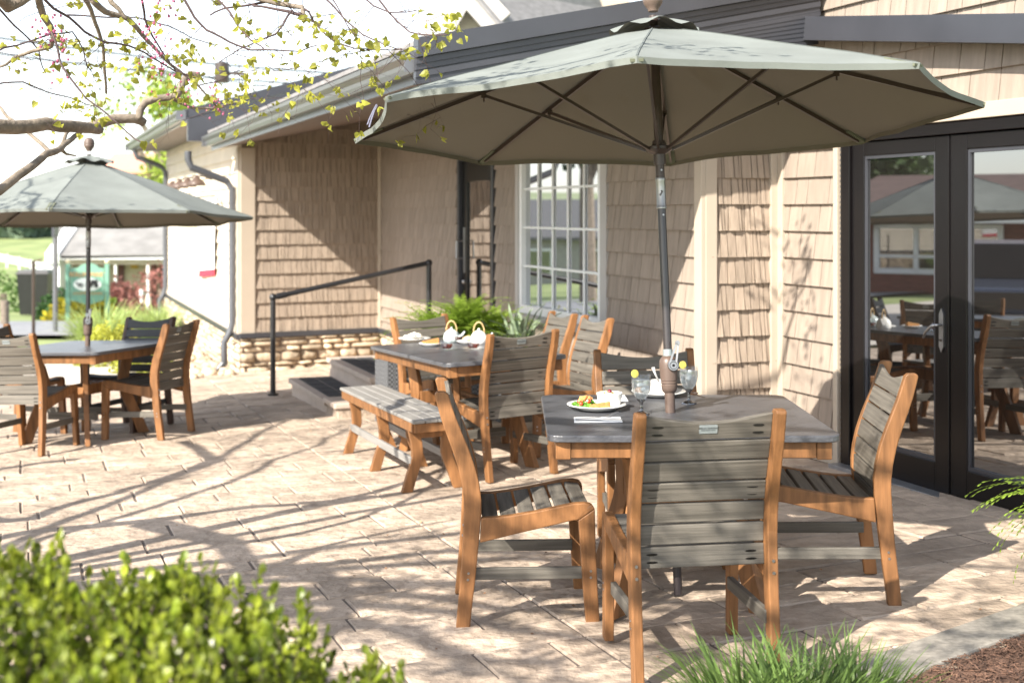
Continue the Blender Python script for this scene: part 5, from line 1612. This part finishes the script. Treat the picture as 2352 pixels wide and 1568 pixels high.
for (px, Y, rx, rz_, col, lb, sd) in ((372, 56, 1.6, 1.9, (.30, .12, .10), 'clipped burgundy shrub right of the porch doors', 71), (268, 40, .9, 1.1, (.26, .11, .09), 'loose burgundy shrub right of the green sign', 72), (236, 40, .5, .9, (.20, .10, .08), 'small burgundy shrub under the green sign', 77),
                                      (192, 36, .9, .62, (.50, .42, .03), 'low golden shrub between the sign posts', 73), (222, 36.5, .6, .75, (.28, .38, .03), 'lime green shrub at the foot of the sign', 74), (143, 38, .7, .7, (.05, .11, .03), 'dark green shrub left of the sign', 75), (8, 46, 1.5, 1.3, (.10, .18, .04), 'wild green bush at the left picture edge by the street', 76)):
    c = at(px, 700, Y); c.z = zt_(c.x, Y)
    shrub('street_shrub', lb, 'shrub', c, rx, rx*.8, rz_, col, 900, .16, sd)
# retaining stones and car at the left
# distant trees
def tree(name, label, c, h, cr, col, seed, n=2600, ls=.35, group=None):
    t = thing(name, label, 'tree', tuple(c), group=group); rnd = random.Random(seed)
    mb = MB(); c = Vector(c); mb.tube([c-Z*.5, c+Vector((.1*h*.1, 0, h*.4)), c+Vector((0, 0, h*.75))], [h*.03, h*.022, h*.01], 8)
    for i in range(6):
        a = rnd.uniform(0, 6.28); z0 = h*rnd.uniform(.35, .6); mb.tube([c+Z*z0, c+Z*(z0+h*.15)+Vector((math.cos(a), math.sin(a), 0))*cr*.4, c+Z*(z0+h*.28)+Vector((math.cos(a), math.sin(a), 0))*cr*.75], [h*.012, h*.008, h*.003], 6)
    mb.build('trunk', M_bark, t); mb = MB()
    cl = [(Vector((rnd.gauss(0, cr*.45), rnd.gauss(0, cr*.45), h*rnd.uniform(.42, .95))), cr*rnd.uniform(.22, .42)) for _ in range(26)]
    for i in range(n):
        q, r = rnd.choice(cl); d = Vector((rnd.gauss(0, 1), rnd.gauss(0, 1), rnd.gauss(0, 1))).normalized(); p = c+q+d*r*rnd.uniform(.5, 1.1)
        e = Vector((rnd.gauss(0, 1), rnd.gauss(0, 1), rnd.gauss(0, 1))).normalized(); f = e.orthogonal().normalized(); l = ls*rnd.uniform(.5, 1.3); mb.ct = rnd.random()
        mb.add([p, p+e*l*.5+f*l*.35, p+e*l, p+e*l*.5-f*l*.35], [(0, 1, 2, 3)])
    mb.build('crown', pm('crown_%d' % seed, col, .7, var=.3, ns=1, tone=.4, transl=.3), t); return t
def tree_at(px, py_top, Y, cr, col, seed, label, n=2600, ls=.35):
    c = at(px, 500, Y); c.z = zt_(c.x, Y); top = at(px, py_top, Y); return tree('street_tree', label, c, top.z-c.z, cr, col, seed, n, ls)
tree_at(395, 165, 48, 2.0, (.34, .44, .07), 81, 'airy yellow green tree rising behind the redbud limb', 3000, .22)
tree_at(455, 215, 52, 1.7, (.36, .46, .08), 82, 'second pale green tree top just left of the far wing roof', 2200, .22)
tree_at(20, 500, 165, 5.5, (.10, .15, .10), 83, 'dark hillside tree farthest to the left', 1500, 1.6)
tree_at(62, 508, 168, 5, (.13, .18, .11), 84, 'dark round hillside tree second from the left', 1500, 1.6)
tree_at(104, 515, 172, 4, (.17, .23, .13), 85, 'paler hillside tree near the white end wall', 1200, 1.6)
mb = MB(); t = thing('field_fence', 'pale rail fence crossing the hillside field', 'fence', tuple(at(60, 590, 120)))
for k in range(9):
    a = at(-40+k*28, 578+k*6, 120); 
    mb.bar(a+Z*-1.0, a+Z*.25, .1, .1)
mb.bar(at(-45, 577, 120), at(190, 627, 120), .1, .22); mb.bar(at(-45, 587, 120), at(190, 637, 120), .1, .16); mb.build('rails', M_white, t)
# utility pole and lines
up = thing('utility_pole', 'white utility pole with a dark transformer behind the far wing roof', 'utility pole', tuple(at(575, 700, 40)))
mb = MB(); a = at(576, 640, 40); b = at(576, 166, 40); mb.tube([a, b], [.17, .13], 12); mb.build('post', M_white, up, auto=40)
mb = MB(); c = at(510, 168, 40); mb.lathe([(.001, -.32), (.22, -.30), (.24, 0), (.22, .3), (.06, .36), (.001, .38)], c, 14); mb.bar(at(495, 166, 40), at(580, 172, 40), .10, .10); mb.build('transformer', M_bronze, up, auto=40)
for i, (pa, pb) in enumerate((((-60, 79), (900, 177)), ((-60, 116), (900, 204)), ((300, 147), (900, 222)))):
    wv = thing('power_line', ['uppermost black cable crossing the sky', 'middle black cable crossing the sky', 'lowest black cable crossing the sky near the roof'][i], 'cable', tuple(at(pa[0], pa[1], 42)))
    mb = MB(); pts = []
    for k in range(13):
        u = k/12; p = at(pa[0]+(pb[0]-pa[0])*u, pa[1]+(pb[1]-pa[1])*u, 42); p.z -= .35*math.sin(math.pi*u)*.5; pts.append(p)
    mb.tube(pts, .035 if i < 2 else .028, 5); mb.build('wire', M_black, wv)

# ------------------------------------------------------------------ seen in the door glass: brick building and a pickup
bk = thing('brick_building', 'red brick building with white framed windows mirrored in the glass doors', 'building', (-24, 16, -.6))
bo = Vector((-24, 16, -1.65)); bd_ = Vector((.30, .954, 0)).normalized(); bn_ = Vector((.954, -.30, 0))
BM = Matrix((bd_, Vector((-bn_.x, -bn_.y, 0)), Z)).transposed()
mb = MB(); mb.box(bo+BM @ Vector((-3, 4, 1.6)), (24, 8, 3.2), BM); mb.build('wall', pm('red_brick', (.17, .06, .045), .85, var=.3, ns=3, stretch=(1, 1, 6)), bk)
mb = MB(); p = [bo+BM @ Vector(q) for q in ((-15.5, -.9, 3.1), (9.5, -.9, 3.1), (9.5, 5, 4.1), (-15.5, 5, 4.1))]; mb.hexa(p+[q+Z*.25 for q in p]); mb.build('roof', pm('brown_roof', (.13, .085, .075), .9, var=.2, ns=3), bk)
mb = MB(); mb.box(bo+BM @ Vector((-3, -.95, 3.1)), (25, .12, .3), BM); mb.build('fascia', M_white, bk)
for i in range(6):
    x = -13+i*3.9
    mb = MB()
    for (dx, dz, sx, sz) in ((-1.6, 0, .14, 1.3), (-.55, 0, .12, 1.3), (.55, 0, .12, 1.3), (1.6, 0, .14, 1.3), (0, .6, 3.3, .12), (0, -.6, 3.3, .14), (0, -.2, 3.1, .08)):
        mb.box(bo+BM @ Vector((x+dx, -.04, 2.25+dz)), (sx, .1, sz), BM)
    wf = mb.build('window', M_white, bk)
    mb = MB(); mb.box(bo+BM @ Vector((x, -.012, 2.25)), (3.1, .02, 1.15), BM); mb.build('pane', M_winglass, wf)
tk = thing('pickup_truck', 'parked silver blue pickup truck mirrored in the right glass door', 'truck', (-12.6, 15.3, -.68))
to = Vector((-12.6, 15.3, -.68)); TM = Matrix.Rotation(R(-29), 3, 'Z')
PT = pm('truck_paint', (.07, .09, .14), .25, metal=.3, var=.05, coat=.8)
def TP(*a): return to+TM @ Vector(a)
mb = MB()
prof = [(-2.6, .45), (2.55, .45), (2.65, .75), (2.6, 1.05), (1.4, 1.15), (.75, 1.72), (-.65, 1.76), (-.85, 1.12), (-2.65, 1.10)]
mb.prism(prof, to, TM @ X, Z, TM @ Y_, 1.85); mb.build('body', PT, tk, bevel=.05)
mb = MB(); mb.prism([(1.32, 1.15), (.74, 1.66), (.55, 1.66), (.55, 1.15)], to, TM @ X, Z, TM @ Y_, 1.87); mb.prism([(.45, 1.15), (.45, 1.66), (-.58, 1.68), (-.7, 1.15)], to, TM @ X, Z, TM @ Y_, 1.87)
mb.add([TP(1.43, -.82, 1.165), TP(1.43, .82, 1.165), TP(.80, .72, 1.715), TP(.80, -.72, 1.715)], [(0, 1, 2, 3)]); mb.build('window', M_bronzeframe, tk)
for x in (-1.7, 1.75):
    for s in (-1, 1):
        mb = MB(); mb.tube([TP(x, s*.72, .40), TP(x, s*.96, .40)], .40, 20); wh = mb.build('wheel', M_black, tk, auto=40)
        mb = MB(); mb.tube([TP(x, s*.965, .40), TP(x, s*.975, .40)], .22, 16); mb.build('rim', M_steel, wh)
for s in (-1, 1):
    mb = MB(); mb.box(TP(2.64, s*.72, .88), (.06, .36, .2), TM); mb.build('headlight', M_plate, tk)
mb = MB(); mb.box(TP(2.66, 0, .86), (.05, .95, .26), TM); mb.build('grille', M_black, tk)
mb = MB(); mb.box(TP(2.70, 0, .55), (.16, 1.8, .2), TM); mb.build('bumper', M_steel, tk)

def cpos(x, y): return Vector((x, y, zterr(x, y)-.06))
tree('conifer_tree', 'dark conifer mirrored at the right of the white framed window', cpos(-16.9, 28.6), 8.5, 1.5, (.035, .06, .03), 91, 2400, .30)
tree('street_tree', 'broad dark green tree mirrored in the glass beyond the brick building', cpos(-30, 30), 7, 2.6, (.06, .10, .03), 92, 2200, .4)
gh = thing('grey_house', 'grey house with a dark gabled roof mirrored in the white framed window', 'house', tuple(cpos(-40, 56)))
gc = cpos(-40, 56); GM = Matrix.Rotation(R(45), 3, 'Z')
mb = MB(); mb.box(gc+Vector((0, 0, 1.2)), (11, 6, 3.0), GM); mb.build('wall', pm('house_grey', (.33, .32, .30), .8, var=.1), gh)
mb = MB(); p = [gc+GM @ Vector(q) for q in ((-6, -3.5, 2.6), (6, -3.5, 2.6), (6, 0, 4.6), (-6, 0, 4.6), (-6, 3.5, 2.6), (6, 3.5, 2.6))]
mb.add(p+[q-Z*.15 for q in p], [(0, 1, 2, 3), (3, 2, 5, 4), (7, 6, 9, 8), (8, 9, 10, 11), (0, 3, 9, 6), (3, 4, 10, 9), (1, 7, 8, 2), (2, 8, 11, 5), (0, 6, 7, 1), (4, 5, 11, 10)]); mb.build('roof', pm('slate_roof', (.12, .12, .125), .9), gh)
for k in (-3.4, 0, 3.4):
    mb = MB(); mb.box(gc+GM @ Vector((k, -3.03, 1.3)), (1.5, .08, 1.4), GM); wf = mb.build('window', M_white, gh)
    mb = MB(); mb.box(gc+GM @ Vector((k, -3.08, 1.3)), (1.25, .04, 1.15), GM); mb.build('pane', M_winglass, wf)
# ------------------------------------------------------------------ redbud tree
def redbud():
    rnd = random.Random(77)
    base = Vector((-4.35, 4.05, gz(-4.35, 4.05)-.05))
    t = thing('redbud_tree', 'redbud tree with grey limbs and small yellow green leaves at upper left', 'tree', tuple(base))
    tr = MB(); br = MB(); tw = MB(); lf = MB(); bl = MB()
    fork = Vector((-4.25, 4.15, 1.35))
    tr.tube([base, base.lerp(fork, .5)+Vector((.06, 0, 0)), fork], [.17, .13, .12], 12)
    tips = []
    inframe = lambda p: p.y > .3 and abs(p.x/p.y) < .42 and -.40 < (p.z-EYE)/p.y < .178
    def wig(pts, amp, nsub=4):
        out = []
        for a, b in zip(pts, pts[1:]):
            for k in range(nsub):
                q = a.lerp(b, k/nsub); q = q+Vector((noise.noise(q*5)*amp, noise.noise(q*5+Vector((9, 0, 0)))*amp, noise.noise(q*5+Vector((0, 9, 0)))*amp)) if (k or a is not pts[0]) else q
                out.append(q)
        out.append(pts[-1]); return out
    def limb(mb, pts, r0, r1, amp=.02, n=7, sub=4):
        p = wig(pts, amp, sub); m = len(p)
        mb.tube(p, [r0+(r1-r0)*i/(m-1) for i in range(m)], n); return p
    def leaf(p, L, mb=None):
        mb = mb or lf; L *= .78
        d = Vector((rnd.gauss(0, .7), rnd.gauss(0, .7), -abs(rnd.gauss(.6, .5)))).normalized(); e = d.orthogonal().normalized(); e = Matrix.Rotation(rnd.uniform(0, 6.28), 3, d) @ e; n = d.cross(e)
        mb.ct = rnd.random(); c = p+d*L*.15
        P = [c, c+e*L*.34-d*L*.08, c+e*L*.46+d*L*.25, c+e*L*.26+d*L*.62, c+d*L, c-e*L*.26+d*L*.62, c-e*L*.46+d*L*.25, c-e*L*.34-d*L*.08, c+d*L*.4-n*L*.10]
        mb.add(P, [(i, (i+1) % 8, 8) for i in range(8)])
    def twig(p, d, L, r, depth=0, leafy=.8, allow=None):
        pts = [p]; q = p.copy(); dd = d.normalized(); k = max(3, int(L/.07))
        for i in range(k):
            dd = (dd+Vector((rnd.gauss(0, .22), rnd.gauss(0, .22), rnd.gauss(-.02, .18)))).normalized(); q = q+dd*(L/k)
            if allow and not allow(q): break
            pts.append(q.copy())
        if len(pts) < 2: return
        m = len(pts); (tw if r < .0035 else br).tube(pts, [r*(1-.7*i/(m-1)) for i in range(m)], 4 if r < .006 else 6, cap=False)
        for i in range(1, m):
            if depth < 2 and rnd.random() < .42: twig(pts[i], (dd+Vector((rnd.gauss(0, 1), rnd.gauss(0, 1), rnd.gauss(0, .7)))*.9), L*rnd.uniform(.25, .5), r*.55, depth+1, leafy, allow)
            if rnd.random() < leafy*.45:
                for _ in range(rnd.randint(1, 2)): leaf(pts[i]+Vector((rnd.gauss(0, .01), rnd.gauss(0, .01), 0)), rnd.uniform(.022, .045))
        if rnd.random() < leafy:
            for _ in range(3): leaf(pts[-1], rnd.uniform(.03, .05))
    Q = lambda zx, zy, Y: at(.3498*zx, .3498*zy, Y)
    # limbs seen in the picture (upper left)
    def vis(lst, Ya, Yb, r0, r1, mb=None, amp=.012, n=8):
        m = len(lst); pts = [Q(x, y, Ya+(Yb-Ya)*i/(m-1)) for i, (x, y) in enumerate(lst)]
        return limb(mb or br, pts, r0, r1, amp, n, 3)
    A = vis([(-900, 900), (-400, 860), (0, 835), (300, 820), (560, 838), (650, 852)], 5.6, 7.0, .042, .027, amp=.02)
    br.tube([fork, fork.lerp(A[0], .5)+Vector((0, 0, .1)), A[0]], [.09, .065, .05], 10)
    B = vis([(600, 832), (680, 800), (760, 782), (880, 790), (945, 808)], 7.0, 7.2, .029, .025)
    vis([(905, 785), (925, 720), (955, 680), (1010, 655), (1150, 628), (1185, 590), (1205, 530), (1250, 492), (1312, 496)], 7.15, 7.4, .021, .019)
    C = vis([(-800, 1500), (-300, 1380), (0, 1240), (180, 1120), (300, 1020), (400, 975), (470, 912), (530, 868)], 5.2, 6.8, .026, .012)
    br.tube([fork+Vector((0, 0, -.1)), C[0]], [.06, .03], 10)
    vis([(330, 1000), (270, 940), (180, 868), (50, 770), (0, 715), (-80, 640)], 6.6, 6.9, .011, .007)
    vis([(400, 970), (425, 920), (440, 880), (450, 862)], 6.7, 6.9, .011, .010)
    vis([(405, 985), (440, 1015), (500, 1025)], 6.7, 6.8, .010, .004)
    F0 = Q(-100, -120, 5.6)
    br.tube([fork, Vector((-3.4, 4.9, 2.3)), F0, Q(60, 40, 5.8), Q(130, 0, 5.8), Q(260, -90, 5.9)], [.07, .05, .038, .034, .03, .028], 10)
    seen = [
        ([(250, -60), (262, 20), (290, 100), (335, 165), (352, 230), (330, 295), (210, 322), (90, 372), (0, 440)], 5.8, 6.2, .020, .006),
        ([(270, -30), (350, 60), (450, 120), (560, 210), (700, 275), (850, 300), (950, 340), (1060, 410), (1150, 470), (1290, 520)], 5.6, 6.2, .0085, .003),
        ([(338, 215), (380, 320), (410, 430), (470, 530), (550, 640), (650, 712), (760, 800), (880, 900), (948, 932)], 5.4, 5.3, .007, .0025),
        ([(530, -40), (600, 80), (650, 200), (682, 320), (688, 450), (698, 615)], 6.0, 6.4, .013, .006),
        ([(590, -20), (700, 80), (830, 130), (900, 200), (960, 270), (1050, 350), (1150, 440), (1300, 560), (1420, 700)], 6.2, 6.8, .018, .004),
        ([(720, -10), (790, 60), (830, 125)], 6.2, 6.2, .014, .009),
        ([(925, -30), (945, 120), (1000, 240), (1100, 380), (1180, 520)], 6.0, 6.4, .008, .003),
        ([(1190, -40), (1280, 110), (1360, 200), (1500, 280), (1640, 330), (1800, 340), (1960, 342), (2080, 300)], 5.6, 5.6, .008, .0025),
        ([(1390, -30), (1500, 90), (1560, 180), (1640, 270), (1740, 330)], 5.7, 5.6, .007, .003),
        ([(1380, 102), (1480, 60), (1620, 40), (1720, 22), (1860, -30)], 5.8, 5.7, .005, .007),
        ([(1640, -20), (1800, 18), (1990, 40), (2004, 108)], 5.7, 5.6, .013, .010),
        ([(1660, 40), (1800, 60), (1900, 70), (1998, 100)], 5.7, 5.6, .006, .009),
        ([(1920, 68), (1860, 170), (1800, 240), (1700, 270), (1560, 320), (1440, 410)], 5.6, 5.5, .006, .0022),
        ([(2000, 60), (2050, 160), (2130, 240), (2200, 290), (2335, 325), (2480, 330), (2640, 325)], 5.5, 5.4, .006, .0022),
        ([(2090, -30), (2200, 60), (2300, 150), (2400, 230), (2520, 285), (2640, 330)], 5.5, 5.3, .006, .0022),
        ([(2160, -20), (2240, 90), (2300, 180), (2360, 240)], 5.5, 5.4, .004, .002),
        ([(2350, -30), (2450, 45), (2560, 85), (2670, 80), (2740, 68)], 5.4, 5.3, .005, .0022),
        ([(2450, -30), (2550, 80), (2620, 140), (2700, 200), (2770, 215), (2870, 222), (2960, 212)], 5.4, 5.2, .006, .0022),
        ([(0, 330), (120, 300), (330, 220), (480, 210), (560, 320), (600, 470)], 5.8, 6.2, .006, .003),
        ([(-50, 560), (150, 545), (330, 600), (460, 640), (620, 700)], 6.4, 6.8, .006, .003),
        ([(440, 100), (700, 120), (900, 110), (1100, 180), (1250, 260), (1420, 300)], 6.4, 6.8, .006, .003),
        ([(-30, 30), (100, 170), (260, 330), (300, 480)], 6.0, 6.5, .007, .003),
        ([(1130, 650), (1250, 700), (1400, 720), (1500, 690), (1620, 650)], 7.3, 7.6, .010, .004),
        ([(1310, 560), (1430, 520), (1560, 470), (1700, 450)], 7.0, 7.4, .005, .002),
    ]
    vps = []
    for (l, ya, yb, r0, r1) in seen: vps.append((vis(l, ya, yb, r0*(.8 if r0 < .01 else 1), r1, mb=(tw if r0 < .01 else br), amp=.016, n=5), r1))
    allowed = lambda q: q.y > 2 and (at(0, 0, 1), True)[1] and (EYE-q.z)/q.y*FOC+HZ < 330 and (q.x/q.y*FOC+1176) < 1050
    for (p, r1) in vps:
        m = len(p)
        for i in range(3, m):
            if rnd.random() < .42:
                twig(p[i], Vector((rnd.gauss(.2, .8), rnd.gauss(0, .6), rnd.gauss(-.2, .6))), rnd.uniform(.12, .6), .0017, 0, .22, allowed)
        for _ in range(3): leaf(p[-1]+Vector((rnd.gauss(0, .03), rnd.gauss(0, .03), rnd.gauss(0, .02))), rnd.uniform(.03, .05))
    # leaf clusters at recorded spots
    for (x, y, Y, n_, sp_) in ((985, 135, 5.4, 7, .05), (1090, 265, 5.4, 6, .06), (850, 150, 5.4, 3, .05), (590, 700, 5.3, 5, .06), (945, 890, 5.3, 6, .05), (855, 480, 5.4, 4, .04), (810, 430, 5.4, 3, .03), (1210, 480, 5.5, 4, .04), (960, 665, 6.8, 7, .08),
                            (1870, 285, 5.5, 5, .04), (2235, 315, 5.4, 7, .05), (2260, 80, 5.4, 5, .05), (2040, 310, 5.5, 3, .03), (2740, 75, 5.3, 6, .04), (2930, 215, 5.2, 14, .05), (2870, 215, 5.2, 8, .04), (2890, 250, 5.2, 6, .03), (2220, 260, 5.4, 5, .04), (2440, 300, 5.3, 12, .06), (2510, 275, 5.3, 10, .05), (2600, 325, 5.3, 9, .05), (2210, 350, 5.4, 6, .05), (2340, 240, 5.4, 5, .04),
                            (60, 190, 6.0, 6, .12), (260, 170, 6.1, 6, .08), (480, 480, 6.4, 5, .1), (1330, 190, 5.9, 6, .1), (1650, 380, 5.6, 4, .08), (1450, 700, 7.3, 14, .14), (1330, 800, 7.2, 8, .1), (1530, 620, 7.2, 10, .14), (1700, 480, 7.2, 12, .14), (1580, 460, 7.2, 9, .12), (1800, 440, 7.3, 8, .12), (1850, 590, 7.4, 7, .10), (1100, 420, 6.4, 8, .1), (1400, 280, 6.4, 8, .12), (430, 630, 6.6, 6, .1), (520, 570, 6.6, 6, .1), (450, 760, 6.8, 6, .1), (110, 480, 6.5, 6, .1), (900, 530, 6.6, 8, .1), (1020, 590, 6.8, 8, .1), (860, 610, 6.7, 6, .1)):
        c = Q(x, y, Y)
        for _ in range(int(n_*.6)): leaf(c+Vector((rnd.gauss(0, sp_), rnd.gauss(0, sp_), rnd.gauss(0, sp_*.5))), rnd.uniform(.026, .052))
    for (x, y, Y, n_) in ((350, 200, 5.6, 26), (400, 390, 5.4, 14), (1060, 470, 6.3, 30), (1410, 670, 7.2, 34), (1000, 170, 5.6, 16), (1080, 20, 5.8, 14), (1240, 620, 7.2, 14), (985, 340, 6.0, 12)):
        c = Q(x, y, Y)
        for _ in range(n_):
            q = c+Vector((rnd.gauss(0, .03), rnd.gauss(0, .04), rnd.gauss(0, .06))); L = .008
            blob(bl, q, .006, 5, seed=rnd.randint(0, 999))
    # limbs known from their shadows on the patio
    k = Vector((-SUN.x/-SUN.z, -SUN.y/-SUN.z, 1.0))
    def cast(lst, h0, h1, r0, r1, off=(0, 1019.7)):
        m = len(lst); pts = []
        for i, (x, y) in enumerate(lst):
            g = gp(off[0]+.3498*x, off[1]+.3498*y); h = h0+(h1-h0)*i/(m-1)
            pts.append(g+k*h)
        p = limb(br, pts, r0, r1, .01, 7, 3); vps2.append((p, r1)); return p
    vps2 = []
    a_ = cast([(-260, 660), (0, 612), (200, 568), (480, 545), (750, 520), (960, 500), (1220, 468), (1470, 430), (1700, 405), (1900, 395), (2180, 376), (2450, 340)], 1.75, 2.7, .066, .026)
    cast([(960, 508), (1300, 590), (1440, 625), (1520, 665), (1590, 750), (1640, 815), (1740, 805), (1850, 800), (1960, 740), (2100, 680), (2335, 620), (2620, 560), (3000, 490)], 1.95, 2.7, .075, .012)
    cast([(1850, 810), (2100, 870), (2220, 940), (2255, 1040), (2230, 1150), (2150, 1260)], 2.3, 2.6, .060, .030)
    d_ = cast([(-260, 470), (0, 500), (200, 490), (340, 430), (540, 370), (760, 320), (1040, 240), (1290, 150), (1385, 100), (1300, 30), (1200, -20)], 1.85, 2.5, .050, .036)
    cast([(1400, 105), (1600, 90), (1900, 60), (2335, 38), (2700, 10)], 2.4, 2.8, .012, .006)
    e_ = cast([(-260, 230), (0, 165), (270, 120), (520, 98)], 1.9, 2.3, .06, .04)
    cast([(1740, 1055), (2000, 1012), (2240, 960)], 2.5, 2.6, .010, .014)
    cast([(2335, 620), (2700, 600), (2900, 555), (3100, 500), (3300, 490)], 2.6, 2.9, .010, .006)
    cast([(2180, 376), (2500, 335), (2800, 305), (3050, 300)], 2.7, 2.9, .018, .008)
    for q in (a_[0], d_[0], e_[0]): br.tube([fork+Vector((0, 0, rnd.uniform(-.2, 0))), q], [.08, .055], 10)
    # crown above and beside the frame
    def ok(q): return not inframe(q) and q.z < 4.9 and q.z > 1.9
    for (p, r1) in vps2:
        for i in range(2, len(p)):
            if rnd.random() < .10: twig(p[i], Vector((rnd.gauss(0, .8), rnd.gauss(0, .8), rnd.gauss(.1, .5))), rnd.uniform(.3, .8), .004, 1, .35, ok)
    mains = [(-2.6, .9, 3.2), (-1.6, .2, 3.6), (-3.2, .3, 3.2), (-1.9, 1.5, 3.3), (-.8, .9, 3.5), (-.6, 3.5, 3.3), (-4.6, 7.0, 3.6), (-5.5, 8.3, 3.8), (-1.1, 2.3, 3.4), (-.3, 1.9, 3.5), (-2.2, 1.0, 3.0), (-1.3, 1.2, 3.1), (-2.6, .4, 2.9), (.1, 6.3, 3.5)]
    for i, m_ in enumerate(mains):
        e = Vector(m_); s = fork+Vector((0, 0, .1)); mid = s.lerp(e, .45)+Vector((0, 0, .45))
        if inframe(mid): mid.z += .6
        p = limb(br, [s, mid, s.lerp(e, .8)+Vector((0, 0, .25)), e], .045, .010, .10, 6, 5)
        L = len(p)
        for j in range(int(L*(.8 if i == len(mains)-1 else .35)), L):
            for _ in range(2 if j % 2 else 1): twig(p[j], Vector((rnd.gauss(0, 1), rnd.gauss(0, 1), rnd.gauss(0, .35))), rnd.uniform(.35, .9), .005, 0, .75, ok)
    tr.build('trunk', M_bark, t, smooth=True); br.build('limbs', M_bark, t, smooth=True)
    tw.build('twigs', M_twig, t); lf.build('leaves', M_redbud, t); bl.build('blossoms', M_blossom, t)
    print('redbud', len(br.f), len(lf.f))
redbud()
del SC['x']
